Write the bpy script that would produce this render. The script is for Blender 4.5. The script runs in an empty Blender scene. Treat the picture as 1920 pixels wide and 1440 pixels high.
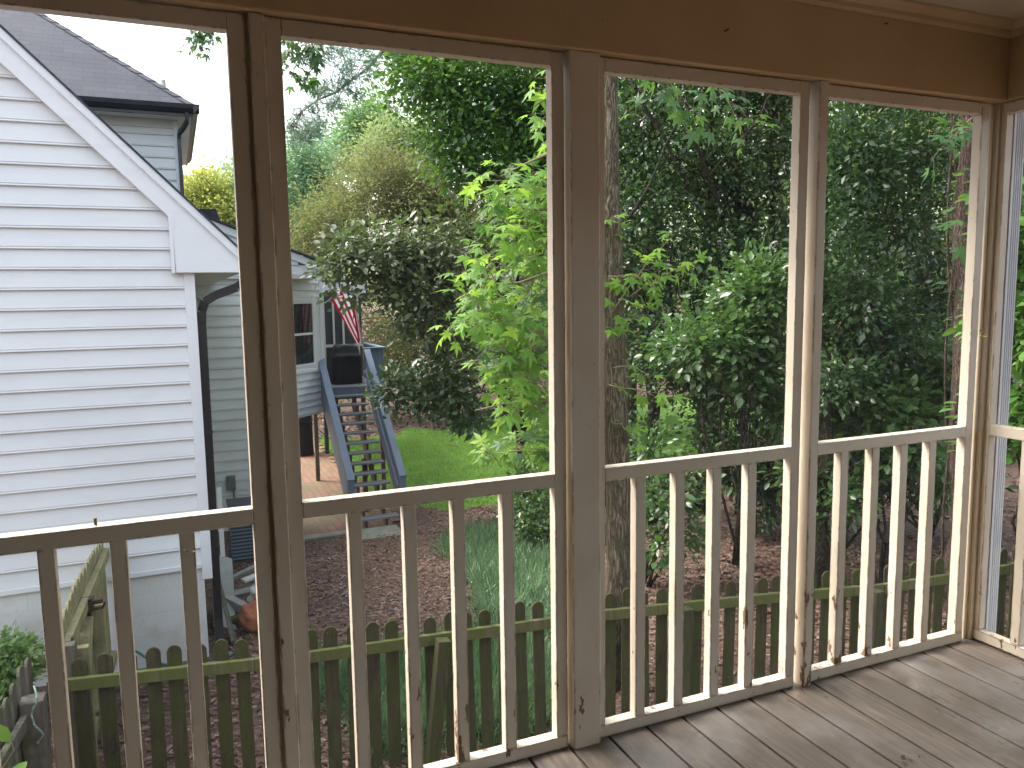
import bpy, bmesh, math, random
import numpy as np
from mathutils import Vector, Matrix
from math import sin, cos, pi, radians
scene = bpy.context.scene
col = scene.collection
RNG = np.random.default_rng(7)
random.seed(5)

# ------------------------------------------------------------------ camera
F, YAW, PIT, ROL, CD, CH = 1469.2, 0.40484, -0.11465, -0.014684, 2.10989, 1.44917
CAM = Vector((0, -CD, CH))
fw = Vector((sin(YAW)*cos(PIT), cos(YAW)*cos(PIT), sin(PIT)))
r0 = Vector((cos(YAW), -sin(YAW), 0)); u0 = r0.cross(fw)
RT = r0*cos(ROL)+u0*sin(ROL); UP = -r0*sin(ROL)+u0*cos(ROL)
cd = bpy.data.cameras.new('camera'); cam = bpy.data.objects.new('camera', cd); col.objects.link(cam)
M = Matrix((RT, UP, -fw)).transposed().to_4x4(); M.translation = CAM
cam.matrix_world = M
cd.sensor_width = 36; cd.lens = 36*F/1920; cd.clip_end = 2000; cd.clip_start = 0.05
scene.camera = cam
def at(px, py, Y):          # survey helper: where a sight line meets the vertical plane y = Y
    d = fw + RT*((px-960)/F) - UP*((py-720)/F)
    return CAM + d*((Y-CAM.y)/d.y)
def gz(x, y):
    return -1.9-.148*min(max(y-5.5, 0), 6.3)+.03*sin(x*1.3+y*.7)*min(1, abs(y-5)/4)

# ------------------------------------------------------------------ helpers
def thing(name, label, cat, loc=(0, 0, 0), group=None, rz=0):
    o = bpy.data.objects.new(name, None); col.objects.link(o)
    o.location = loc; o.rotation_euler = (0, 0, rz); o.empty_display_size = .1
    o['label'] = label; o['category'] = cat
    if group: o['group'] = group
    return o
def tag(o, label, cat, group=None, kind=None):
    o['label'] = label; o['category'] = cat
    if group: o['group'] = group
    if kind: o['kind'] = kind
    return o
def link(name, me, mat, parent=None, local=False):
    o = bpy.data.objects.new(name, me); col.objects.link(o)
    if mat is not None: me.materials.append(mat)
    if parent is not None:
        o.parent = parent
        if not local and parent.type == 'EMPTY':
            o.location = -Vector(parent.location)
    return o
class MB:
    def __init__(s): s.v = []; s.f = []
    def box(s, x0, x1, y0, y1, z0, z1):
        n = len(s.v)
        s.v += [(x0,y0,z0),(x1,y0,z0),(x1,y1,z0),(x0,y1,z0),(x0,y0,z1),(x1,y0,z1),(x1,y1,z1),(x0,y1,z1)]
        s.f += [tuple(n+i for i in q) for q in ((0,3,2,1),(4,5,6,7),(0,1,5,4),(1,2,6,5),(2,3,7,6),(3,0,4,7))]
        return s
    def obox(s, a, b, w, h, up=(0,0,1)):     # beam from a to b, width w, height h
        a = Vector(a); b = Vector(b); d = (b-a).normalized(); up = Vector(up)
        sx = d.cross(up).normalized()*(w/2); sz = sx.cross(d).normalized()*(h/2)
        n = len(s.v)
        for p in (a, b):
            for q in (-sx-sz, sx-sz, sx+sz, -sx+sz): s.v.append(tuple(p+q))
        s.f += [tuple(n+i for i in q) for q in ((0,1,2,3),(7,6,5,4),(0,4,5,1),(1,5,6,2),(2,6,7,3),(3,7,4,0))]
        return s
    def prism(s, poly, axis, a, b):          # poly in the other two axes, extruded a..b
        n = len(s.v); k = len(poly)
        def mk(p, t):
            return (t,p[0],p[1]) if axis == 'x' else (p[0],t,p[1]) if axis == 'y' else (p[0],p[1],t)
        s.v += [mk(p,a) for p in poly]+[mk(p,b) for p in poly]
        s.f.append(tuple(range(n, n+k))); s.f.append(tuple(range(n+2*k-1, n+k-1, -1)))
        for i in range(k):
            j = (i+1) % k; s.f.append((n+i, n+k+i, n+k+j, n+j))
        return s
    def tube(s, pts, rads, n=10, cap=True, wob=0):
        pts = [Vector(p) for p in pts]; b = len(s.v)
        if not hasattr(rads, '__len__'): rads = [rads]*len(pts)
        ref = Vector((.13,.21,.97))
        for i, p in enumerate(pts):
            d = (pts[min(i+1,len(pts)-1)]-pts[max(i-1,0)]).normalized()
            if abs(d.dot(ref)) > .95: ref2 = Vector((1,.1,0))
            else: ref2 = ref
            if i == 0: x = d.cross(ref2).normalized()
            else: x = (x - d*x.dot(d)).normalized()
            y = d.cross(x)
            for k in range(n):
                a = 2*pi*k/n; r = rads[i]*(1+wob*sin(3*a+i*1.3)+wob*.6*sin(5*a-i*.7))
                s.v.append(tuple(p+x*(r*cos(a))+y*(r*sin(a))))
        for i in range(len(pts)-1):
            for k in range(n):
                s.f.append((b+i*n+k, b+i*n+(k+1)%n, b+(i+1)*n+(k+1)%n, b+(i+1)*n+k))
        if cap:
            s.f.append(tuple(b+k for k in range(n-1,-1,-1))); e = b+(len(pts)-1)*n
            s.f.append(tuple(e+k for k in range(n)))
        return s
    def quad(s, *p):
        n = len(s.v); s.v += [tuple(q) for q in p]; s.f.append(tuple(range(n, n+len(p)))); return s
    def build(s, name, mat, parent=None, bev=0, smooth=False, local=False, xf=None):
        me = bpy.data.meshes.new(name)
        vs = s.v if xf is None else [tuple(xf @ Vector(v)) for v in s.v]
        me.from_pydata(vs, [], s.f)
        bm = bmesh.new(); bm.from_mesh(me)
        bmesh.ops.recalc_face_normals(bm, faces=bm.faces)
        if bev:
            bmesh.ops.bevel(bm, geom=[e for e in bm.edges], offset=bev, segments=2, profile=.5, affect='EDGES', clamp_overlap=True)
        if smooth:
            for f in bm.faces: f.smooth = True
        bm.to_mesh(me); bm.free()
        return link(name, me, mat, parent, local)

# ------------------------------------------------------------------ materials
class NT:
    def __init__(s, name):
        s.m = bpy.data.materials.new(name); s.m.use_nodes = True; s.t = s.m.node_tree; s.n = s.t.nodes; s.n.clear()
        s.out = s.n.new('ShaderNodeOutputMaterial')
        s.geo = s.n.new('ShaderNodeNewGeometry'); s.pos = s.geo.outputs['Position']
    def new(s, t, **k):
        n = s.n.new(t)
        for a, b in k.items(): setattr(n, a, b)
        return n
    def L(s, a, b): s.t.links.new(a, b)
    def val(s, inp, v):
        if hasattr(v, 'links') or isinstance(v, bpy.types.NodeSocket): s.L(v, inp)
        else: inp.default_value = v
    def mapping(s, scale=(1,1,1), rot=(0,0,0), loc=(0,0,0), src=None):
        n = s.new('ShaderNodeMapping'); s.L(src or s.pos, n.inputs['Vector'])
        n.inputs['Scale'].default_value = scale; n.inputs['Rotation'].default_value = rot; n.inputs['Location'].default_value = loc
        return n.outputs[0]
    def noise(s, scale, vec=None, detail=4, rough=.55, out='Fac'):
        n = s.new('ShaderNodeTexNoise'); s.L(vec or s.pos, n.inputs['Vector'])
        n.inputs['Scale'].default_value = scale; n.inputs['Detail'].default_value = detail; n.inputs['Roughness'].default_value = rough
        return n.outputs[out]
    def vor(s, scale, vec=None, feature='F1', out='Distance'):
        n = s.new('ShaderNodeTexVoronoi', feature=feature); s.L(vec or s.pos, n.inputs['Vector']); n.inputs['Scale'].default_value = scale
        return n.outputs[out]
    def ramp(s, fac, stops):
        n = s.new('ShaderNodeValToRGB'); s.L(fac, n.inputs[0]); e = n.color_ramp.elements
        while len(e) > 1: e.remove(e[-1])
        for i, (p, c) in enumerate(stops):
            x = e[0] if i == 0 else e.new(p); x.position = p
            x.color = (*c, 1) if hasattr(c, '__len__') else (c, c, c, 1)
        return n.outputs[0]
    def mix(s, f, a, b, bt='MIX'):
        n = s.new('ShaderNodeMix', data_type='RGBA', blend_type=bt)
        s.val(n.inputs[0], f)
        for i, v in ((6, a), (7, b)):
            if isinstance(v, bpy.types.NodeSocket): s.L(v, n.inputs[i])
            else: n.inputs[i].default_value = (*v, 1) if len(v) == 3 else v
        return n.outputs[2]
    def math(s, op, a, b=0, c=0, clamp=False):
        n = s.new('ShaderNodeMath', operation=op, use_clamp=clamp)
        for i, v in enumerate((a, b, c)): s.val(n.inputs[i], v)
        return n.outputs[0]
    def sep(s, v):
        n = s.new('ShaderNodeSeparateXYZ'); s.L(v, n.inputs[0]); return n.outputs
    def attr(s, name, out='Fac'):
        n = s.new('ShaderNodeAttribute', attribute_name=name); return n.outputs[out]
    def bump(s, h, strength=.3, dist=.01, normal=None):
        n = s.new('ShaderNodeBump'); s.L(h, n.inputs['Height']); n.inputs['Strength'].default_value = strength; n.inputs['Distance'].default_value = dist
        if normal is not None: s.L(normal, n.inputs['Normal'])
        return n.outputs[0]
    def pbr(s, color, rough=.5, normal=None, spec=.5, metal=0, coat=0):
        n = s.new('ShaderNodeBsdfPrincipled')
        if isinstance(color, bpy.types.NodeSocket): s.L(color, n.inputs['Base Color'])
        else: n.inputs['Base Color'].default_value = (*color, 1)
        s.val(n.inputs['Roughness'], rough); n.inputs['Specular IOR Level'].default_value = spec
        n.inputs['Metallic'].default_value = metal
        if coat: n.inputs['Coat Weight'].default_value = coat
        if normal is not None: s.L(normal, n.inputs['Normal'])
        return n.outputs[0]
    def done(s, sh): s.L(sh, s.out.inputs[0]); return s.m

def simple(name, c1, c2, scale=6, rough=.6, bump=.15, bscale=60, stretch=(1,1,1), spec=.5, metal=0, dist=.004):
    t = NT(name); v = t.mapping(stretch)
    c = t.mix(t.ramp(t.noise(scale, v), [(.35, 0.), (.68, 1.)]), c1, c2)
    return t.done(t.pbr(c, rough, t.bump(t.noise(bscale, v), bump, dist), spec, metal))

def paint(name, base, worn=0.0, grain=(1,1,1)):
    t = NT(name)
    n1 = t.noise(3.0); n2 = t.noise(40, t.mapping(grain), 5)
    dark = tuple(c*k for c, k in zip(base, (.88,.85,.80)))
    c = t.mix(t.ramp(n1, [(.35, 0.), (.7, 1.)]), base, dark)
    # grime freckles and nail spots
    c = t.mix(t.ramp(t.noise(55, None, 2), [(.70, 0.), (.76, .5)]), c, tuple(x*.55 for x in base))
    v = t.vor(9, None, 'F1')
    c = t.mix(t.ramp(v, [(.012, .7), (.035, 0.)]), c, (.16,.11,.07))
    nrm = t.bump(n2, .25, .002)
    if worn:
        bv = t.new('ShaderNodeBevel', samples=4); bv.inputs['Radius'].default_value = .011
        dp = t.new('ShaderNodeVectorMath', operation='DOT_PRODUCT'); t.L(bv.outputs[0], dp.inputs[0]); t.L(t.geo.outputs['True Normal'], dp.inputs[1])
        edge = t.ramp(dp.outputs['Value'], [(.90, 1.), (.995, 0.)])
        z = t.sep(t.pos)[2]
        hz = t.ramp(z, [(0., 1.), (.28, .75), (.62, .0)])
        nz = t.noise(26, t.mapping((1,1,.42)), 5, .65)
        w = t.math('ADD', t.math('MULTIPLY', edge, .20), t.math('MULTIPLY', hz, .105*worn))
        k = t.math('ADD', nz, w)
        pk = t.ramp(k, [(.738, 0.), (.746, 1.)])
        wood = t.mix(t.noise(90, t.mapping((1,1,.1))), (.10,.045,.025), (.30,.20,.13))
        c = t.mix(pk, c, wood)
        nrm = t.bump(t.math('SUBTRACT', 1., pk), .6, .002, nrm)
    return t.done(t.pbr(c, .42, nrm, .4))

M_cream = paint('cream_paint', (.73,.65,.52), 0, (1,1,.15))
M_worn = paint('cream_paint_worn', (.77,.70,.59), 1.0, (1,1,.15))
M_peel = paint('cream_paint_peeling', (.77,.70,.59), 1.75, (1,1,.15))
M_beam = paint('beam_paint', (.62,.46,.27), 0, (.12,1,1))
M_ceil = simple('ceiling_paint', (.56,.50,.37), (.50,.45,.33), 5, .6, .1)
M_wallin = simple('warm_bounce_paint', (.17,.095,.045), (.13,.075,.035), 2, .6, .1)  # unseen wall colour, invented to bounce warm dim light inside
M_screw = simple('dark_iron', (.03,.02,.015), (.06,.04,.03), 30, .5)
M_brass = simple('brass', (.60,.42,.16), (.45,.30,.10), 60, .3, .1, metal=1)

def deckboard():
    t = NT('weathered_deck_boards')
    r = t.attr('rnd'); v = t.mapping((1, .08, 1))
    g = t.noise(70, v, 6, .6); g2 = t.noise(14, v, 3); bl = t.noise(2.2, None, 5, .6)
    c = t.ramp(r, [(0., (.165,.135,.110)), (.5, (.205,.170,.140)), (1., (.245,.206,.172))])
    c = t.mix(t.ramp(g, [(.42, .7), (.60, 0.)]), c, (.105,.088,.074))
    c = t.mix(t.ramp(g2, [(.40, .45), (.55, 0.)]), c, (.12,.10,.085))
    c = t.mix(t.ramp(bl, [(.50, 0.), (.62, .55)]), c, (.27,.255,.245))
    c = t.mix(t.ramp(t.noise(130, t.mapping((1,.2,1)), 2), [(.71, 0.), (.75, .6)]), c, (.07,.04,.03))
    rg = t.ramp(t.noise(3.2, t.mapping((1,.55,1)), 4, .6), [(.36, .16), (.56, .42)])
    rg = t.math('ADD', rg, t.math('MULTIPLY', g, .10))
    return t.done(t.pbr(c, rg, t.bump(g, .5, .0018), .5))
M_deck = deckboard()

def screen_mat():
    t = NT('insect_screen')
    d = t.new('ShaderNodeBsdfDiffuse'); d.inputs[0].default_value = (.14,.145,.15,1)
    tl = t.new('ShaderNodeBsdfTranslucent'); tl.inputs[0].default_value = (.15,.155,.16,1)
    m = t.new('ShaderNodeMixShader'); m.inputs[0].default_value = .5; t.L(d.outputs[0], m.inputs[1]); t.L(tl.outputs[0], m.inputs[2])
    tr = t.new('ShaderNodeBsdfTransparent')
    # woven threads 1.6 mm apart; u runs along the frame (x or y), v up
    s = t.sep(t.pos); u = t.math('ADD', s[0], s[1])
    def thr(c): return t.math('LESS_THAN', t.math('FRACT', t.math('MULTIPLY', c, 620.)), SCREEN_W)
    k = t.math('MAXIMUM', thr(u), thr(s[2]))
    mm = t.new('ShaderNodeMixShader'); t.L(k, mm.inputs[0]); t.L(tr.outputs[0], mm.inputs[1]); t.L(m.outputs[0], mm.inputs[2])
    return t.done(mm.outputs[0])
SCREEN_W = .026
M_screen = screen_mat()

def siding_white(name, a, b):
    t = NT(name)
    c = t.mix(t.ramp(t.noise(1.3), [(.35, 0.), (.7, 1.)]), a, b)
    c = t.mix(t.ramp(t.noise(12, t.mapping((.15,.15,1)), 5), [(.55, 0.), (.75, .25)]), c, tuple(x*.72 for x in a))
    return t.done(t.pbr(c, .5, t.bump(t.noise(45, t.mapping((.06,.3,1)), 4), .2, .003), .4))
M_siding = siding_white('white_siding', (.76,.775,.79), (.71,.73,.75))
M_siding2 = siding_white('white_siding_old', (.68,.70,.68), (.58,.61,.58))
M_trim = siding_white('white_trim', (.80,.82,.85), (.76,.78,.81))
M_soffit = siding_white('soffit_paint', (.70,.69,.65), (.62,.61,.57))

def block_mat():
    t = NT('painted_block')
    s = t.sep(t.pos); cm = t.new('ShaderNodeCombineXYZ'); t.L(t.math('ADD', s[0], s[1]), cm.inputs[0]); t.L(s[2], cm.inputs[1])
    b = t.new('ShaderNodeTexBrick'); t.L(cm.outputs[0], b.inputs['Vector']); b.inputs['Scale'].default_value = 1
    b.inputs['Brick Width'].default_value = .40; b.inputs['Row Height'].default_value = .20; b.inputs['Mortar Size'].default_value = .006; b.inputs['Mortar Smooth'].default_value = .3
    b.inputs['Color1'].default_value = (.74,.75,.76,1); b.inputs['Color2'].default_value = (.70,.71,.71,1); b.inputs['Mortar'].default_value = (.68,.68,.67,1)
    n = t.noise(5, None, 6)
    c = t.mix(t.ramp(n, [(.52, 0.), (.70, .6)]), b.outputs[0], (.58,.54,.47))
    c = t.mix(t.ramp(t.math('ADD', t.noise(9, None, 6, .7), t.ramp(s[2], [(0.,.0),(1.,0.)])), [(.66, 0.), (.70, .6)]), c, (.46,.40,.32))
    nb = t.bump(b.outputs['Fac'], -.22, .006)
    return t.done(t.pbr(c, .7, t.bump(t.noise(40, None, 5), .4, .006, nb)))
M_block = block_mat()

def shingle(name, axis):
    t = NT(name); s = t.sep(t.pos)
    cm = t.new('ShaderNodeCombineXYZ'); t.L(s[0] if axis == 'x' else s[1], cm.inputs[0]); t.L(s[2], cm.inputs[1])
    b = t.new('ShaderNodeTexBrick'); t.L(cm.outputs[0], b.inputs['Vector']); b.inputs['Scale'].default_value = 1
    b.inputs['Brick Width'].default_value = .33; b.inputs['Row Height'].default_value = .105; b.inputs['Mortar Size'].default_value = .007
    b.inputs['Color1'].default_value = (.026,.034,.056,1); b.inputs['Color2'].default_value = (.044,.055,.082,1); b.inputs['Mortar'].default_value = (.012,.013,.018,1)
    b.inputs['Bias'].default_value = -.2
    c = t.mix(t.ramp(t.noise(1.5, None, 4), [(.4, 0.), (.7, .5)]), b.outputs[0], (.055,.056,.066))
    c = t.mix(t.ramp(t.noise(180, None, 2), [(.55, 0.), (.7, .5)]), c, (.085,.095,.12))
    return t.done(t.pbr(c, .85, t.bump(b.outputs['Fac'], -.6, .012)))
M_shx = shingle('dark_shingles', 'x'); M_shy = shingle('dark_shingles_side', 'y')
M_gutter = simple('black_gutter', (.02,.023,.03), (.035,.038,.045), 5, .35, .05)
M_blue = simple('blue_grey_paint', (.115,.165,.235), (.16,.215,.29), 4, .5, .2, 40, (1,1,.3))
M_tread = simple('tread_boards', (.16,.165,.18), (.27,.28,.31), 9, .55, .3, 60, (.2,1,1))
M_darkwood = simple('dark_weathered_wood', (.05,.035,.028), (.11,.075,.055), 9, .7, .4, 50, (1,1,.3))
M_black = simple('black_cover', (.005,.006,.009), (.011,.012,.017), 4, .6, .4, 9, spec=.25, dist=.02)
M_blackpost = simple('black_post_paint', (.012,.012,.014), (.02,.02,.022), 6, .5)
M_porchscreen = simple('porch_screen_dark', (.035,.042,.042), (.07,.078,.072), 1.5, .5)
M_greyboard = simple('weathered_grey_board', (.22,.23,.22), (.34,.35,.33), 7, .8, .4, 60, (.3,.3,1))
M_plastic = simple('white_plastic_bag', (.60,.60,.58), (.45,.46,.46), 8, .3, .5, 14, dist=.02)
M_pink = simple('pink_print', (.55,.05,.12), (.50,.07,.13), 8, .4)
M_orange = simple('orange_sack', (.42,.15,.07), (.30,.10,.05), 14, .75, .6, 30, dist=.02)
M_hose = simple('green_hose', (.02,.14,.10), (.03,.17,.12), 8, .4)
M_green_box = simple('grey_green_metal', (.10,.14,.13), (.14,.18,.17), 8, .5)
M_conc = simple('old_concrete', (.26,.26,.21), (.17,.18,.14), 6, .9, .5, 50)
M_ac = simple('dark_ac_metal', (.02,.028,.045), (.035,.042,.06), 6, .5)
M_glassd = None
def glass():
    t = NT('dark_window_glass')
    c = t.mix(t.ramp(t.noise(3, t.mapping((1,1,.5)), 5), [(.4, 0.), (.7, 1.)]), (.012,.018,.018), (.05,.065,.06))
    return t.done(t.pbr(c, .06, None, .6))
M_glassd = glass()

def mossy(name, wood1, wood2, moss, amt):
    t = NT(name); v = t.mapping((1,1,.12)); g = t.noise(38, v, 6, .6)
    c = t.mix(t.ramp(g, [(.35, 0.), (.65, 1.)]), wood1, wood2)
    m = t.noise(5.5, None, 6, .62)
    c = t.mix(t.ramp(m, [(.50-amt, 0.), (.66-amt, .85)]), c, moss)
    c = t.mix(t.ramp(t.noise(75, None, 3), [(.66, 0.), (.72, .5)]), c, (.24,.25,.20))   # lichen flecks
    c = t.mix(t.ramp(t.vor(7, t.mapping((1,1,.7))), [(.03, .8), (.09, 0.)]), c, (.03,.022,.012))  # knots
    return t.done(t.pbr(c, .85, t.bump(g, .6, .004), .2))
M_fence = mossy('mossy_old_wood', (.036,.030,.018), (.080,.069,.042), (.052,.062,.017), .10)  # mossy wood, base darkened to include the pickets' shaded near side
M_fencerail = mossy('mossy_rail_wood', (.085,.080,.040), (.155,.145,.080), (.095,.115,.030), .12)
M_newfence = mossy('yellowish_pine', (.26,.23,.13), (.38,.34,.20), (.20,.22,.09), .0)
M_oldfence = mossy('grey_old_wood', (.09,.085,.07), (.17,.16,.13), (.07,.08,.035), .0)

def bark(name, a, b, sc=1., furrow=1.0):
    t = NT(name)
    dn = t.new('ShaderNodeMixRGB'); dn.inputs[0].default_value = .06; t.L(t.pos, dn.inputs[1]); t.L(t.noise(6, None, 3, .5, 'Color'), dn.inputs[2])
    v = t.mapping((1,1,.16), src=dn.outputs[0])
    v = t.mapping((1,1,.075), src=dn.outputs[0])
    r1 = t.math('ABSOLUTE', t.math('SUBTRACT', t.noise(52*sc, v, 3, .5), .5)); n = t.noise(70, t.mapping((1,1,.3)), 5)
    k = t.math('ADD', t.math('MULTIPLY', r1, 3.2), t.math('MULTIPLY', n, .22))
    c = t.ramp(k, [(.10, tuple(x*.30 for x in a)), (.30, a), (.75, b)])
    c = t.mix(t.ramp(t.noise(3.5, None, 4), [(.55, 0.), (.7, .5)]), c, (.10,.12,.06))
    return t.done(t.pbr(c, .9, t.bump(k, 1.0*furrow, .03), .15))
M_bark = bark('furrowed_bark', (.15,.12,.082), (.32,.265,.19), .9)
M_barkd = bark('dark_bark', (.05,.042,.033), (.11,.095,.078), 1.0)
M_barkr = bark('reddish_vine_bark', (.13,.09,.075), (.27,.20,.17), 1.4)
M_barkg = bark('grey_limb_bark', (.05,.045,.038), (.13,.12,.10), 1.2)
M_twig = simple('twig_bark', (.16,.12,.075), (.24,.19,.12), 9, .8)

def leaf(name, stops, rough=.4, trans=.3, tcol=(.35,.6,.08), spec=.4, clump=1.5, clumpamt=.5):
    t = NT(name); r = t.attr('rnd')
    k = t.math('ADD', t.math('MULTIPLY', r, 1-clumpamt), t.math('MULTIPLY', t.ramp(t.noise(clump, None, 2), [(.3,0.),(.7,1.)]), clumpamt))
    c = t.ramp(k, stops)
    nb = t.bump(t.noise(30, None, 1), .2, .01)
    p = t.pbr(c, rough, nb, spec)
    if not trans: return t.done(p)
    tl = t.new('ShaderNodeBsdfTranslucent'); t.L(t.mix(.55, c, tcol), tl.inputs[0])
    m = t.new('ShaderNodeMixShader'); m.inputs[0].default_value = trans; t.L(p, m.inputs[1]); t.L(tl.outputs[0], m.inputs[2])
    return t.done(m.outputs[0])
L_gum = leaf('sweetgum_leaf', [(0.,(.05,.125,.022)),(.45,(.105,.235,.032)),(.8,(.18,.335,.045)),(1.,(.30,.43,.07))], .5, .42, (.50,.80,.10), .3, 2.2, .55)
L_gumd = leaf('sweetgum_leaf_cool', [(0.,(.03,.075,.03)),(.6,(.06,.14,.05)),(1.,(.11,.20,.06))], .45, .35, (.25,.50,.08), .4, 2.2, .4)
L_holly = leaf('glossy_dark_leaf', [(0.,(.022,.045,.020)),(.5,(.035,.075,.030)),(.85,(.065,.120,.042)),(1.,(.14,.20,.06))], .27, .16, (.20,.42,.06), .6, 1.1, .35)
L_holly2 = leaf('glossy_mid_leaf', [(0.,(.035,.075,.028)),(.5,(.065,.135,.045)),(.9,(.12,.21,.065)),(1.,(.24,.28,.09))], .30, .25, (.25,.50,.08), .6, 1.3, .35)
L_mag = leaf('magnolia_leaf', [(0.,(.045,.070,.032)),(.5,(.085,.115,.052)),(.85,(.14,.18,.085)),(.98,(.22,.24,.12)),(1.,(.35,.12,.05))], .44, .22, (.25,.4,.08), .6, 1.4, .25)
L_oak = leaf('deep_green_leaf', [(0.,(.025,.055,.018)),(.5,(.055,.13,.034)),(1.,(.17,.30,.06))], .42, .3, (.25,.50,.06), .4, .8, .5)
L_thick = leaf('olive_brown_leaf', [(0.,(.08,.075,.045)),(.35,(.13,.14,.06)),(.7,(.15,.19,.06)),(1.,(.28,.23,.10))], .8, .3, (.36,.40,.12), .15, .5, .6)
L_pale = leaf('hazed_bluegreen_leaf', [(0.,(.10,.19,.12)),(.5,(.17,.29,.17)),(1.,(.26,.38,.20))], .6, .35, (.35,.60,.25), .3, .5, .6)  # distance haze put into these paler leaf tones
L_yel = leaf('yellow_green_leaf', [(0.,(.16,.20,.05)),(.5,(.28,.33,.08)),(1.,(.42,.42,.12))], .6, .4, (.60,.65,.12), .3, .6, .5)
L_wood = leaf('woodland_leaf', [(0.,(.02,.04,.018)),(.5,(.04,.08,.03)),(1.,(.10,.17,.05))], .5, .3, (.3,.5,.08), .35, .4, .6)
L_pine = leaf('pine_needle', [(0.,(.09,.17,.13)),(1.,(.18,.28,.21))], .5, .2, (.3,.45,.2), .3, 1., .3)
L_liri = leaf('liriope_blade', [(0.,(.035,.075,.038)),(.4,(.09,.17,.085)),(.75,(.18,.30,.14)),(1.,(.36,.48,.27))], .38, .25, (.3,.55,.2), .5, 2., .4)
L_grass = leaf('lawn_blade', [(0.,(.08,.16,.03)),(.5,(.12,.25,.04)),(1.,(.20,.33,.06))], .6, .35, (.35,.6,.08), .3, .7, .5)
L_litter = leaf('leaf_litter', [(0.,(.055,.033,.025)),(.5,(.145,.088,.067)),(.8,(.24,.157,.124)),(.93,(.24,.18,.15)),(1.,(.42,.38,.34))], .75, 0, spec=.3, clump=1.2, clumpamt=.3)

def ground_mat():
    t = NT('mulch_soil')
    n = t.noise(26, None, 6, .65); n2 = t.noise(1.1, None, 4); vo = t.vor(45, t.mapping((1,.5,1)))
    c = t.ramp(n, [(.3,(.038,.024,.018)),(.5,(.11,.070,.053)),(.68,(.20,.135,.108))])
    c = t.mix(t.ramp(vo, [(.1,.4),(.4,0.)]), c, (.15,.105,.09))
    s = t.sep(t.pos)
    d = t.new('ShaderNodeVectorMath', operation='DISTANCE'); t.L(t.mapping((1,.62,0)), d.inputs[0]); d.inputs[1].default_value = (4.6, 11.8*.62, 0)
    k = t.math('ADD', d.outputs['Value'], t.math('MULTIPLY', t.noise(1.6, None, 5), 1.8))
    c = t.mix(t.ramp(k, [(.35, .75), (.62, 0.)]), c, (.30,.135,.085))   # bare red clay
    c = t.mix(t.ramp(n2, [(.55,0.),(.7,.35)]), c, (.15,.075,.055))
    return t.done(t.pbr(c, .9, t.bump(n, .8, .03), .2))
M_ground = ground_mat()
def lawn_mat():
    t = NT('lawn_turf'); n = t.noise(2.2, None, 6, .6); f = t.noise(70, t.mapping((1,.4,1)), 4)
    c = t.ramp(n, [(.3,(.075,.15,.03)),(.55,(.12,.235,.035)),(.75,(.20,.30,.06))])
    c = t.mix(t.ramp(f, [(.4,.5),(.6,0.)]), c, (.04,.09,.02))
    return t.done(t.pbr(c, .9, t.bump(f, .8, .03), .15))
M_lawn = lawn_mat()
def brick_mat():
    t = NT('brick_pavers'); v = t.mapping((1,1,1), (0,0,radians(90)))
    b = t.new('ShaderNodeTexBrick'); t.L(v, b.inputs['Vector']); b.inputs['Scale'].default_value = 1
    b.inputs['Brick Width'].default_value = .30; b.inputs['Row Height'].default_value = .15; b.inputs['Mortar Size'].default_value = .010
    b.inputs['Color1'].default_value = (.20,.085,.06,1); b.inputs['Color2'].default_value = (.28,.14,.10,1); b.inputs['Mortar'].default_value = (.10,.075,.05,1)
    s = t.sep(t.pos)
    k = t.math('ADD', t.math('MULTIPLY', s[1], .1), t.noise(1.2, None, 4))
    c = t.mix(t.ramp(k, [(1.5+.25-.7, 1.), (2.1-.4, 0.)]), b.outputs[0], b.outputs[0])
    m = t.ramp(t.noise(.9, None, 5, .6), [(.42,0.),(.62,.75)])
    c = t.mix(m, c, (.11,.12,.06))
    c = t.mix(t.ramp(t.noise(14, None, 4), [(.5,0.),(.7,.4)]), c, (.28,.22,.17))
    return t.done(t.pbr(c, .8, t.bump(b.outputs['Fac'], -.5, .01), .3))
M_brick = brick_mat()

# ------------------------------------------------------------------ leaf clouds
T_DIAM = (np.array([[0,0,0],[.27,.48,.06],[0,1,-.05],[-.27,.48,.06],[0,.5,0]]), [(0,1,2,4),(0,4,2,3)])
T_OVAL = (np.array([[0,0,0],[.20,.22,.05],[.27,.52,.07],[.15,.82,.03],[0,1,-.06],[-.15,.82,.03],[-.27,.52,.07],[-.20,.22,.05],[0,.28,0],[0,.65,0]]),
          [(0,1,8),(1,2,9,8),(2,3,4,9),(9,4,5,6),(8,9,6,7),(0,8,7)])
def star():
    v = [[0,.18,0.03]]; f = []
    tips = [(-100,.50),(-50,.80),(0,1.0),(50,.80),(100,.50)]
    out = []
    out.append((-.05,-.02,0))
    for i,(a,l) in enumerate(tips):
        ar = radians(a); c = (0,.18)
        w = .13 if abs(a) < 90 else .10
        dx, dy = sin(ar), cos(ar); nx, ny = cos(ar), -sin(ar); L = l*.88
        m = .45*L
        out.append((c[0]+dx*m-nx*w, c[1]+dy*m-ny*w, -.02))
        out.append((c[0]+dx*L, c[1]+dy*L, -.16*l))
        out.append((c[0]+dx*m+nx*w, c[1]+dy*m+ny*w, -.02))
        if i < 4:
            am = radians(a+25); out.append((c[0]+sin(am)*.20, c[1]+cos(am)*.20, .01))
    out.append((.05,-.02,0))
    v += [list(p) for p in out]; n = len(out)
    for i in range(1, n): f.append((0, i, i+1))
    return (np.array(v, float), f)
T_STAR = star()
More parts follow.
